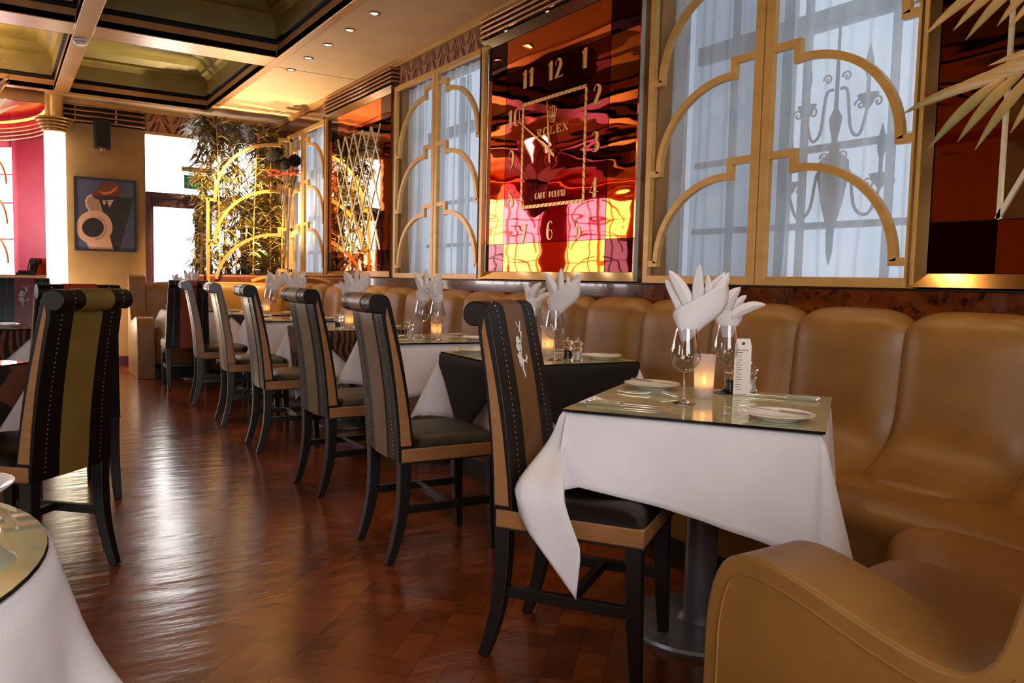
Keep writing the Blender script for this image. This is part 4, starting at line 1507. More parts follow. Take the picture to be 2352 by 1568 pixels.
def chair_legs(t):
    for s_ in (-1, 1):
        y = 0.172 * s_
        m = MB().tube([(0.205, y, 0.415), (0.210, y, 0.20), (0.222, y, 0.0)], [0.032, 0.030, 0.021], 4, rot=PI / 4)
        m.build('leg', M_blackwood, t, smooth=0, bevel=0.003)
        m = MB().tube(smoothpath([(-0.188, y, 0.415), (-0.186, y, 0.31), (-0.197, y, 0.18), (-0.222, y, 0.07), (-0.246, y, 0.0)], 12), [0.033 - 0.012 * (i / 11) ** 1.5 for i in range(12)], 4, rot=PI / 4)
        m.build('leg', M_blackwood, t, smooth=20, bevel=0.003)
        MB().box(-0.205, 0.215, y - 0.011, y + 0.011, 0.195, 0.228).build('stretcher', M_blackwood, t, smooth=0, bevel=0.002)
    MB().box(0.005, 0.03, -0.162, 0.162, 0.197, 0.226).build('stretcher', M_blackwood, t, smooth=0, bevel=0.002)


def make_chair(label, group):
    t = thing('dining_chair', label, 'chair', (0, 0, 0), 0, group)
    ol = back_outline()
    taper(MB().prism(ol, (0, 0.196, 0), (1, 0, 0), (0, 0, 1), 0.392)).build('backrest', M_black, t, smooth=35, bevel=0.004)
    MB().prism(back_outline(0.003), (0, 0.070, 0), (1, 0, 0), (0, 0, 1), 0.140).build('centre_stripe', M_tan, t, smooth=35)
    for s_ in (-1, 1):
        poly_ = []
        for i in range(9):
            tt = i / 8
            z = 0.47 + 0.54 * tt
            q = (z - 0.405) / 0.62
            poly_.append((-0.150 - 0.098 * q ** 1.1 + 0.012 * math.sin(PI * q) - 0.011 - 0.010 * tt, z))
        for i in range(9):
            tt = 1 - i / 8
            z = 0.47 + 0.50 * tt
            q = (z - 0.405) / 0.568
            xx = -0.214 - 0.071 * q ** 1.1 + 0.010 * math.sin(PI * q) + 0.008 + 0.006 * tt
            poly_.append((xx, z))
        taper(MB().prism(poly_, (0, 0.1985 if s_ > 0 else -0.194, 0), (1, 0, 0), (0, 0, 1), 0.0045)).build('side_strip', M_tan, t, smooth=0)
    # nail heads, front and rear, either side
    ol2 = back_outline(0.001)
    P = [Vector(p) for p in ol2]
    for y in (-0.135, 0.135):
        b = MB()
        acc = 0.0
        for i in range(1, len(P) - 1):
            seg = P[i + 1] - P[i]
            ln = seg.length
            d_ = seg.normalized()
            nn = Vector((d_.y, -d_.x))
            while acc < ln:
                q = P[i] + d_ * acc
                acc += 0.0165
                if q.y < 0.43:
                    continue
                vs = [(q.x + d_.x * 0.0042 * math.cos(k * PI / 3), y + 0.0042 * math.sin(k * PI / 3), q.y + d_.y * 0.0042 * math.cos(k * PI / 3)) for k in range(6)]
                vs.append((q.x + nn.x * 0.0035, y, q.y + nn.y * 0.0035))
                b.add(vs, [(k, (k + 1) % 6, 6) for k in range(6)])
            acc -= ln
        taper(b).build('nail_trim', M_nail, t, smooth=180)
    # seat
    MB().box(-0.205, 0.235, -0.2, 0.2, 0.405, 0.458).build('seat_rail', M_tan, t, bevel=0.004)
    MB().box(-0.2065, 0.2365, -0.2015, 0.2015, 0.400, 0.406).build('rail_edge', M_blackwood, t, bevel=0.001)

    def cushion(u, v):
        x, y = 2 * u - 1, 2 * v - 1
        k = (1 - abs(x) ** 6) * (1 - abs(y) ** 6)
        return (0.038 + 0.196 * x, 0.198 * y, 0.456 + 0.05 * k ** 0.45 + 0.006 * (1 - x * x) * (1 - y * y))
    MB().sheet(cushion, 27, 27).build('seat', M_black, t, smooth=180)
    chair_legs(t)
    return t


CH_GROUP = 'dining chairs along the banquette'
used = [None]


def place_chair(x, y, rz, label, stripe=None, side=None, group=CH_GROUP, motif=False, z=0.0):
    if used[0] is None:
        used[0] = make_chair(label, group)
        r = used[0]
    else:
        r = dup(used[0], label, (0, 0, 0), 0, group)
    r.location = (x, y, z)
    r.rotation_euler = (0, 0, rz)
    if stripe or side:
        for ch in r.children:
            base = ch.name.split('.')[0]
            m = stripe if base == 'centre_stripe' else side if base in ('backrest',) else None
            if m:
                ch.material_slots[0].link = 'OBJECT'
                ch.material_slots[0].material = m
    if motif:
        b = MB()
        O2 = (0, 0, 0)
        rnd = random.Random(3)

        def P3(a, z):
            q = (z - 0.405) / 0.62
            return Vector((-0.150 - 0.098 * q ** 1.1 + 0.012 * math.sin(PI * q) + 0.0042, -a, z))

        def squash(p):
            return (p[0] * 0.85, 0.825 + (p[1] - 0.68) * 0.56)

        def line(pts, w):
            pts = [Vector(squash(p)) for p in pts]
            vs = []
            for i, p in enumerate(pts):
                d_ = (pts[min(i + 1, len(pts) - 1)] - pts[max(i - 1, 0)]).normalized()
                n_ = Vector((-d_.y, d_.x))
                for s_ in (1, -1):
                    q = p + n_ * (w * s_ / 2)
                    vs.append(P3(q.x, q.y))
            vs2 = [v + Vector((0.0012, 0, 0)) for v in vs]
            k = len(vs)
            fs = []
            for i in range(len(pts) - 1):
                a = 2 * i
                fs += [(k + a, k + a + 1, k + a + 3, k + a + 2), (a, a + 2, k + a + 2, k + a), (a + 1, k + a + 1, k + a + 3, a + 3)]
            b.add(vs + vs2, fs)
        line([(-.03, .985), (-.012, .93), (-.016, .90), (0.0, .86)], .004)
        line([(.012, .985), (-.012, .94), (-.022, .905)], .004)
        line([(-.03, .92), (0.0, .935)], .0035)
        for (cx, cz, n_) in ((.022, .885, 9), (.028, .85, 9), (.028, .80, 8), (.022, .765, 9)):
            for i in range(n_):
                th = 2 * PI * i / n_ + cx * 9
                line([(cx, cz), (cx + .022 * math.cos(th) * rnd.uniform(.6, 1.1), cz + .024 * math.sin(th) * rnd.uniform(.6, 1.1))], .008)
        line([(0.0, .86), (.004, .83), (0.014, .80), (.006, .775), (-.01, .765), (-.03, .775), (-.036, .80)], .005)
        line([(-.03, .775), (-.042, .785)], .005)
        line([(-.022, .77), (-.03, .755)], .004)
        line([(0.006, .75), (.012, .725), (.004, .70), (.01, .68)], .004)
        line([(0.014, .745), (.018, .72), (.012, .70)], .003)
        b.build('flower_motif', M_signwhite, r, smooth=0)
    return r


def ang(dx, dy):
    return math.atan2(dy, dx)


M_stripe_olive = mat('olive_gold_stripe', '7d6228', '6f561f', 0.5, 0, 9, bump=0.05, bscale=200)
M_stripe_brown = mat('tobacco_stripe', '76502a', '684422', 0.42, 0, 9, bump=0.05, bscale=200)
M_stripe_wenge = mat('wenge_grain_stripe', '40261a', '2a160f', 0.35, 0, 6, stretch=(1, 22, 2.5))
M_stripe_sand = mat('sand_satin_stripe', 'b49468', 'a08054', 0.32, 0, 7)
M_stripe_rose = mat('rose_satin_stripe', '8e4a52', '7a3e46', 0.32, 0, 7)
M_stripe_rust = mat('rust_stripe', '8a3a18', '782f12', 0.45, 0, 7)
M_stripe_red = mat('vermilion_stripe', 'a8341c', '982c16', 0.45, 0, 7)
M_side_grey = mat('pewter_satin', '55525a', '48454e', 0.34, 0.1, 7)
M_side_teal = mat('teal_black_leather', '1c3038', '16262c', 0.35, 0, 7)
M_side_silver = mat('silver_satin', 'b8a8a0', 'a89890', 0.3, 0.3, 7)

place_chair(1.486, 1.869, ang(0.56, -0.83), 'high-backed chair with white flower motif, tucked at the nearest white table', M_stripe_brown, motif=True)
place_chair(1.525, 2.970, -0.06, 'high-backed chair with tobacco stripe at the black-draped table', M_stripe_brown)
place_chair(1.603, 4.050, 0.03, 'high-backed chair with olive stripe at the white table behind the black-draped one', M_stripe_olive)
place_chair(1.620, 5.170, -0.06, 'high-backed chair with dark wood-grain stripe at the zebra-draped table', M_stripe_wenge)
place_chair(1.645, 6.190, -0.09, 'high-backed chair with sand and pewter stripes, fifth along the aisle', M_stripe_sand, M_side_grey)
place_chair(1.650, 7.230, -0.12, 'high-backed chair with rose and pewter stripes, sixth along the aisle', M_stripe_rose, M_side_grey)
place_chair(1.56, 8.36, PI / 2 - 0.06, 'high-backed chair with rust stripe at the farthest table, back to camera', M_stripe_rust)
place_chair(0.066, 3.365, ang(-0.72, 0.694), 'big high-backed chair with olive stripe, beside the round table in front', M_stripe_olive, group='dining chairs across the aisle')
place_chair(0.275, 4.52, ang(-0.17, 0.985), 'high-backed chair with red stripe just behind the olive striped chair', M_stripe_red, group='dining chairs across the aisle')
place_chair(0.17, 7.35, ang(-0.1, -1), 'teal chair with rose stripe and white motif beyond the zebra tables', M_stripe_rose, M_side_teal, group='dining chairs across the aisle', motif=True)
place_chair(-0.12, 7.0, ang(0.5, -0.9), 'silver high-backed chair at the frame edge beyond the zebra tables', M_side_silver, M_side_silver, group='dining chairs across the aisle')
place_chair(0.24, 11.0, ang(-0.6, 0.5), 'high-backed chair with vermilion stripe standing up in the rose bay', M_stripe_red, group='dining chairs across the aisle', z=0.20)

# ------------------------------------------------------------------ tables, cloths, settings
TT = 0.735       # cloth top
ZT = 0.745       # mirror top surface


def make_table(label, loc, rz, hs=0.345, round_=0):
    t = thing('pedestal_table', label, 'table', loc, rz, 'pedestal dining tables')
    if round_:
        MB().lathe([(0, 0.70), (round_, 0.70), (round_, 0.73), (0, 0.73)], 48, cap=False).build('tabletop', M_blackwood, t)
    else:
        MB().box(-hs, hs, -hs, hs, 0.70, 0.731).build('tabletop', M_blackwood, t, smooth=0)
    MB().lathe([(0.052, 0.03), (0.052, 0.66), (0.12, 0.68), (0.12, 0.70)], 28).build('column', M_steelgrey, t)
    MB().lathe([(0.235, 0.0), (0.24, 0.012), (0.235, 0.022), (0.15, 0.03), (0.07, 0.035), (0.058, 0.05), (0.053, 0.055)], 44).build('base', M_steelgrey, t)
    return t


def skirt(name, loc, rz, drop, flare, m, hs=0.352, top=TT, ne=18, nc=11, rows=10, ripple=0.006, shift=None, seed=0, custom=None):
    """draped cloth: drop(side, s) gives the hanging length; side 0-3 edges, 4-7 corners"""
    per = []
    cs = [(-hs, -hs), (hs, -hs), (hs, hs), (-hs, hs)]
    nrm = [(0, -1), (1, 0), (0, 1), (-1, 0)]
    for e in range(4):
        a, b_ = Vector(cs[e]), Vector(cs[(e + 1) % 4])
        n0, n1 = Vector(nrm[e]), Vector(nrm[(e + 1) % 4])
        for i in range(ne):
            s_ = (i + 0.5) / ne
            k = min(s_, 1 - s_)
            per.append((a.lerp(b_, s_), n0, drop(e, s_), flare(e, s_), e, s_))
        for i in range(nc):
            ph = i / (nc - 1)
            th = ph * PI / 2
            n = n0 * math.cos(th) + n1 * math.sin(th)
            per.append((b_, n, drop(4 + e, ph), flare(4 + e, ph), 4 + e, ph))
    rnd = random.Random(seed)
    p1, p2 = rnd.uniform(0, 6), rnd.uniform(0, 6)
    N = len(per)
    vs = []
    for j in range(rows + 1):
        r = j / rows
        for q, (p, n, L, fl, sd, s_) in enumerate(per):
            d_ = L * r
            out = 0.010 * (1 - math.exp(-d_ / 0.012)) + fl * d_ + ripple * r * math.sin(q * 0.55 + p1) + ripple * 0.6 * r * math.sin(q * 1.27 + p2)
            z = top - math.sqrt(max(d_ * d_ - (fl * d_) ** 2, 0.0)) if j else top
            v = Vector((p.x + n.x * out, p.y + n.y * out, z))
            if custom:
                w_ = custom(sd, s_, r, p, n, L)
                if w_ is not None:
                    v = Vector(w_)
            if shift:
                v += shift(sd, s_, r)
            vs.append(v)
    fs = []
    for j in range(rows):
        for i in range(N):
            k = (i + 1) % N
            fs.append((j * N + i, (j + 1) * N + i, (j + 1) * N + k, j * N + k))
    mb = MB()
    mb.add(vs, fs)
    mb.add(vs[:N], [tuple(range(N))])
    o = mb.build(name, m, None, smooth=60, solid=-0.0018)
    o.location = (loc[0], loc[1], 0)
    o.rotation_euler = (0, 0, rz)
    return o


def even_drop(H):
    def f(side, s_):
        if side < 4:
            return H + 0.02 * (abs(s_ - 0.5) * 2) ** 3
        th = s_ * PI / 2
        return min(H / max(math.cos(th), math.sin(th)) * 1.02, H * 1.45) + 0.02
    return f


def even_flare(side, s_):
    if side < 4:
        return 0.06 + 0.22 * (abs(s_ - 0.5) * 2) ** 4
    return 0.28 + 0.16 * math.sin(PI * s_)


def diamond_drop(D, lo=0.004):
    def f(side, s_):
        if side < 4:
            a = abs(s_ - 0.5) * 2 * 0.352
            return max(D - 0.352 - a, lo)
        return lo
    return f


def mirror_top(label, loc, rz, hs=0.365, round_=0):
    b = MB()
    if round_:
        b.lathe([(round_, 0.0), (round_ + 0.002, 0.003), (round_, 0.0075)], 72)
        mi = [0] * len(b.f)
        mi[-1] = 1
        b.m = mi
    else:
        b.box(-hs, hs, -hs, hs, 0, 0.0075)
        b.m = [0, 1, 0, 0, 0, 0]
    o = b.build('mirror_top', [M_edge, M_mirror], None, smooth=0)
    o.location = (loc[0], loc[1], TT + 0.0022)
    o.rotation_euler = (0, 0, rz)
    return tag(o, label, 'glass top', 'mirrored glass table tops')


# small things --------------------------------------------------------
PR = {}


def place(kind, maker, label, x, y, rz=0.0, z=None, group=None):
    z = ZT + 0.0005 if z is None else z
    if kind not in PR:
        PR[kind] = maker(label, group)
        r = PR[kind]
        r.location = (x, y, z)
        r.rotation_euler = (0, 0, rz)
        return r
    r = PR[kind]
    if r.type == 'MESH' or not r.children:
        c = r.copy()
        COL.objects.link(c)
        c.location = (x, y, z)
        c.rotation_euler = (0, 0, rz)
        c['label'] = label
        return c
    return dup(r, label, (x, y, z), rz)


def wine_glass(label, group):
    t = thing('wine_glass', label, 'glass', group='wine glasses')
    bowl = [(0.004, 0.098), (0.018, 0.102), (0.036, 0.116), (0.0465, 0.138), (0.048, 0.158), (0.044, 0.185), (0.036, 0.224), (0.0335, 0.238)]
    inn = [(r - 0.0012, z + (0.0012 if i < 2 else 0)) for i, (r, z) in enumerate(bowl)]
    MB().lathe([(p.x, p.y) for p in smoothpath(bowl, 26)] + [(p.x, p.y) for p in smoothpath(inn[::-1], 26)], 28, cap=False).build('bowl', M_glass, t)
    MB().lathe([(0.0032, 0.100), (0.0032, 0.085), (0.0028, 0.03), (0.0045, 0.012)][::-1], 14).build('stem', M_solidglass, t)
    MB().lathe([(0.037, 0.0), (0.037, 0.0015), (0.02, 0.005), (0.006, 0.012), (0.0045, 0.014)], 28).build('foot', M_solidglass, t)
    return t


def napkin(variant):
    def make(label, group):
        """folded linen fan; local x runs along the fan, y is its depth, z up from the tip in the bowl"""
        b = MB()

        def wrap(left, right, bulge, y0=0.0, n=14, m=9):
            L, Q = smoothpath(left, n), smoothpath(right, n)

            def fn(u, v):
                i = min(int(round(v * (n - 1))), n - 1)
                p = L[i].lerp(Q[i], u)
                s_ = 2 * u - 1
                return (p.x, y0 + bulge * (1 - s_ * s_) * (0.35 + 0.65 * v), p.y)
            b.sheet(fn, m, n)

        def petal(base, tip, wd, y0, y1, cup, bend=0.0):
            B_, T_ = Vector(base), Vector(tip)
            ax = (T_ - B_)
            sd = Vector((ax.y, -ax.x)).normalized()

            def fn(u, v):
                s_ = 2 * u - 1
                w_ = wd * (0.55 + 0.9 * v) * max(1 - v, 0.0) ** 0.7 * 1.5
                p = B_ + ax * v + sd * (bend * 4 * v * (1 - v) + s_ * w_)
                return (p.x, lerp(y0, y1, v) + cup * w_ * (1 - abs(s_)) * 1.25, p.y)
            b.sheet(fn, 9, 13)
        if variant == 0:
            wrap([(-.016, 0), (-.030, .045), (-.044, .085), (-.040, .100)], [(.012, .004), (.048, .042), (.122, .112), (.124, .200)], -0.034)
            wrap([(-.016, 0), (-.030, .045), (-.044, .080), (-.042, .090)], [(.012, .004), (.045, .040), (.100, .095), (.112, .150)], 0.030)
            wrap([(-.040, .095), (-.018, .115), (.02, .150), (.05, .165)], [(.11, .150), (.115, .17), (.118, .19), (.113, .224)], 0.018)
            petal((.010, .105), (-.062, .224), .022, 0.0, 0.004, -0.5, 0.006)
            petal((-.012, .095), (-.067, .194), .020, 0.012, 0.03, -0.5, 0.006)
            petal((.036, .105), (.031, .246), .019, -0.006, -0.010, -0.7, -0.004)
            petal((.062, .115), (.060, .213), .014, 0.0, 0.002, -0.6, 0.004)
            petal((.040, .10), (.128, .222), .024, 0.010, 0.004, -0.5, 0.010)
            petal((.0, .10), (-.02, .205), .022, 0.03, 0.05, 0.5, 0.0)
        else:
            wrap([(-.018, 0), (-.030, .032), (-.046, .068), (-.034, .095)], [(.018, 0), (.030, .030), (.050, .066), (.052, .090)], -0.030)
            wrap([(-.018, 0), (-.030, .032), (-.046, .068), (-.040, .090)], [(.018, 0), (.030, .030), (.050, .066), (.048, .085)], 0.028)
            petal((.004, .070), (.122, .118), .020, -0.016, -0.020, -0.6, -0.012)
            petal((-.012, .075), (.034, .176), .026, 0.004, -0.012, -0.8, -0.014)
            petal((-.020, .075), (-.050, .165), .022, 0.004, 0.016, -0.5, 0.008)
            petal((.01, .08), (.066, .148), .016, 0.008, 0.02, -0.6, -0.006)
            petal((-.004, .075), (.004, .150), .020, 0.02, 0.04, 0.5, 0.0)
        o = b.build('folded_napkin', M_white, None, smooth=60, solid=0.002)
        return tag(o, label, 'napkin', 'white napkins standing in wine glasses')
    return make


def votive(label, group):
    t = thing('votive_candle', label, 'candle', group='candles in frosted glasses')
    MB().lathe([(0.030, 0.0), (0.036, 0.145), (0.0335, 0.145), (0.028, 0.012), (0.0, 0.012)], 26, cap=True).build('frosted_glass', M_frost, t)
    MB().lathe([(0.021, 0.013), (0.021, 0.042), (0.018, 0.043), (0.0, 0.041)], 18).build('tealight', M_wax, t)
    MB().lathe([(0.0, 0.043), (0.006, 0.048), (0.0085, 0.058), (0.006, 0.070), (0.0, 0.082)], 12).build('flame', M_flame, t)
    return t


def mill(kind):
    def make(label, group):
        t = thing('salt_mill' if kind == 'salt' else 'pepper_mill', label, 'mill', group='clear %s mills' % kind)
        prof = smoothpath([(0.024, 0.0), (0.0245, 0.012), (0.020, 0.03), (0.0185, 0.045), (0.022, 0.058), (0.0185, 0.066), (0.024, 0.078), (0.025, 0.088), (0.016, 0.096)], 26)
        MB().lathe([(p.x, p.y) for p in prof] + [(0.006, 0.098)], 20).build('body', M_solidglass, t)
        MB().lathe([(0.015, 0.006), (0.0155, 0.02), (0.0145, 0.045), (0.0, 0.048)], 14).build('filling', M_salt if kind == 'salt' else M_pepper, t)
        MB().lathe([(0.004, 0.096), (0.0045, 0.101), (0.0065, 0.105), (0.005, 0.110), (0.0, 0.112)], 12).build('knob', M_silver, t)
        return t
    return make


def plate(label, group):
    t = MB().lathe([(0.052, 0.0), (0.055, 0.003), (0.062, 0.006), (0.088, 0.016), (0.100, 0.020), (0.1005, 0.0215), (0.098, 0.022), (0.085, 0.0185), (0.062, 0.010), (0.0, 0.009)], 48, cap=True).build('side_plate', M_porc, None)
    return tag(t, label, 'plate', 'white side plates')


def knife(small):
    def make(label, group):
        k = 0.82 if small else 1.0
        b = MB()
        hp = smoothpath([(-0.11, 0, 0.006), (-0.09, 0, 0.0065), (-0.03, 0, 0.0062), (-0.005, 0, 0.006)], 12)
        b.tube([p * k for p in hp], [q * k for q in (0.0055, 0.0066, 0.007, 0.0068, 0.0064, 0.006, 0.0056, 0.0054, 0.0052, 0.005, 0.0052, 0.0058)], 8)
        bl = [(-0.006, -0.0055), (0.03, -0.0075), (0.085, -0.009), (0.112, -0.006), (0.120, 0.004), (0.09, 0.0055), (-0.006, 0.0055)]
        b.prism([(p[0] * k, p[1] * k) for p in bl], (0, 0, 0.005 * k), (1, 0, 0), (0, 1, 0), 0.0018)
        o = b.build('butter_knife' if small else 'table_knife', M_silver, None, smooth=40)
        return tag(o, label, 'knife', 'silver butter knives' if small else 'silver table knives')
    return make


def fork(label, group):
    b = MB()

    def zc(x):
        return 0.004 + 0.010 * math.exp(-((x - 0.045) / 0.03) ** 2) + max(0, (x - 0.075)) * 0.06

    def rib(pts, ws, y=lambda s: 0.0):
        vs = []
        for i, x in enumerate(pts):
            yy = y(i / (len(pts) - 1))
            for s_ in (1, -1):
                for dz in (0, 0.0018):
                    vs.append((x, yy + s_ * ws[i] / 2, zc(x) + dz))
        fs = []
        for i in range(len(pts) - 1):
            a = 4 * i
            fs += [(a + 1, a + 5, a + 7, a + 3), (a, a + 2, a + 6, a + 4), (a, a + 4, a + 5, a + 1), (a + 2, a + 3, a + 7, a + 6)]
        fs += [(0, 1, 3, 2), (4 * len(pts) - 4, 4 * len(pts) - 2, 4 * len(pts) - 1, 4 * len(pts) - 3)]
        b.add(vs, fs)
    xs = [-0.105 + 0.155 * i / 15 for i in range(16)]
    ws = [lerp(0.011, 0.014, min(i / 2, 1)) if i < 3 else lerp(0.014, 0.0055, min((i - 2) / 8, 1)) if i < 12 else lerp(0.0055, 0.021, (i - 11) / 4) for i in range(16)]
    rib(xs, ws)
    for k in range(4):
        off = (k - 1.5) * 0.0056
        rib([0.049, 0.065, 0.085, 0.10], [0.0042, 0.0034, 0.003, 0.0016], lambda s, off=off: off)
    o = b.build('table_fork', M_silver, None, smooth=40)
    return tag(o, label, 'fork', 'silver table forks')


def spoon(label, group):
    b = MB()
    b.tube(smoothpath([(-0.105, 0, 0.004), (-0.05, 0, 0.005), (0.03, 0, 0.012), (0.05, 0, 0.009)], 12), [0.006, 0.0062, 0.0055, 0.0045, 0.0035, 0.003, 0.0028, 0.0026, 0.0026, 0.0028, 0.003, 0.003], 6)

    def bowl(u, v):
        th = 2 * PI * u
        r = v
        return (0.075 + 0.028 * r * math.cos(th), 0.018 * r * math.sin(th), 0.003 + 0.008 * r * r)
    b.sheet(bowl, 18, 6)
    o = b.build('dessert_spoon', M_silver, None, smooth=60, solid=0.0012)
    return tag(o, label, 'spoon', 'silver dessert spoons')


CAMR = math.atan2(-0.5425, 0.8398)


class Frame:
    def __init__(s, cx, cy, ua):
        s.c, s.a = Vector((cx, cy)), ua
        s.u = Vector((math.cos(ua), math.sin(ua)))
        s.v = Vector((-math.sin(ua), math.cos(ua)))

    def at(s, u, v):
        q = s.c + s.u * u + s.v * v
        return q.x, q.y


def glass_napkin(F, u, v, rot, var, word_, tw):
    x, y = F.at(u, v)
    place('wine_glass', wine_glass, '%s wine glass of the pair on %s' % (word_, tw), x, y, rot)
    place('napkin%d' % var, napkin(var), 'white napkin fanned in the %s wine glass on %s' % (word_, tw), x, y, CAMR + rot, ZT + 0.196)


def setting(F, sgn, tw, who, butter=True, full=True, jig=0.0):
    """one place laid at the -u (sgn=-1) or +u side; plate lies to the sitter's left"""
    base = F.a if sgn < 0 else F.a + PI
    G = Frame(F.c.x, F.c.y, base)

    def at(u, v):
        return G.at(u, v)
    x, y = at(-0.235, 0.235)
    place('plate', plate, 'white side plate by %s on %s' % (who, tw), x, y)
    if butter:
        place('bknife', knife(True), 'butter knife on the plate by %s, %s' % (who, tw), x, y, base + PI - 0.35 + jig + PI, ZT + 0.0205)
    if full:
        x, y = at(-0.215, 0.085)
        place('fork', fork, 'outer fork by %s on %s' % (who, tw), x, y, base + 0.05 + jig)
        x, y = at(-0.205, 0.050)
        place('fork', fork, 'inner fork by %s on %s' % (who, tw), x, y, base - 0.06 + jig)
        x, y = at(-0.215, -0.205)
        place('tknife', knife(False), 'inner table knife by %s on %s' % (who, tw), x, y, base + 0.02)
        x, y = at(-0.220, -0.240)
        place('tknife', knife(False), 'outer table knife by %s on %s' % (who, tw), x, y, base - 0.02)


UA1 = ang(0.5598, -0.8286)
TABLES = {
    1: (1.9125, 1.787, UA1, 'the nearest white table'),
    2: (2.285, 3.295, -0.07, 'the black-draped table'),
    3: (2.32, 4.55, -0.12, 'the white table behind the black-draped one'),
    4: (2.23, 5.72, -0.08, 'the zebra-draped banquette table'),
    5: (2.20, 6.95, -0.10, 'the white table behind the zebra-draped one'),
    6: (2.22, 8.02, -0.06, 'the plum-draped table'),
    7: (1.86, 8.98, 0.02, 'the farthest white table'),
}


# nearest table: uneven cloth with its corner tumbling over the chair seat
def drop1(side, s_):
    if side == 3:            # edge over the seat, from the back corner to the tumbling corner
        return lerp(0.25, 0.215, s_)
    if side == 0:            # edge facing the camera
        return 0.205 + 0.12 * s_ ** 1.3 + 0.035 * max(0.0, 0.10 - s_) / 0.10
    if side == 7:            # tumbling corner
        return lerp(0.215, 0.24, s_) + 0.27 * (1 - abs(2 * s_ - 1)) ** 1.15
    if side == 4:
        return 0.325 + 0.13 * math.sin(PI * s_)
    if side == 1:
        return 0.325
    if side == 5:
        return 0.30 + 0.08 * math.sin(PI * s_)
    return 0.28


def flare1(side, s_):
    if side == 7:
        return 0.38
    if side == 4:
        return 0.18 + 0.14 * math.sin(PI * s_)
    if side == 0:
        return 0.12 + 0.26 * max(0, 0.30 - s_) / 0.30 + 0.06 * max(0, s_ - 0.8) / 0.2
    if side == 3:
        return 0.10 + 0.28 * max(0, s_ - 0.70) / 0.30
    return 0.10


def corner1(sd, s_, r, p, n, L):
    """the corner slides out over the seat edge, then hangs down beside the rail"""
    if sd != 7:
        return None
    k = 1 - abs(2 * s_ - 1)
    d_ = L * r
    plain = Vector((n.x * 0.38 * d_, n.y * 0.38 * d_ , 0))
    e = min(d_ / 0.23, 1.0)
    e = e * e * (3 - 2 * e)
    low = max(0.0, d_ - 0.23)
    sw = (s_ - 0.5) * 2
    out = Vector((-0.045 + 0.115 * (sw + 0.35) * e, -0.185 * e, 0)) * e
    out += Vector((0.46 * low + sw * 0.03, -0.05 * low, 0))
    q = plain.lerp(out, min(1.0, k * 1.9) ** 0.8)
    roll = 0.012 * (1 - math.exp(-d_ / 0.012))
    return (p.x + q.x + n.x * roll, p.y + q.y + n.y * roll, TT + 0.0015 - d_ * lerp(0.92, 0.97, k))


def shift1(side, s_, r):
    v = Vector((0, 0, 0))
    if side == 0:
        v.y -= 0.012 * math.sin(PI * s_) * r + 0.008 * r * math.sin(9 * s_)
    return v


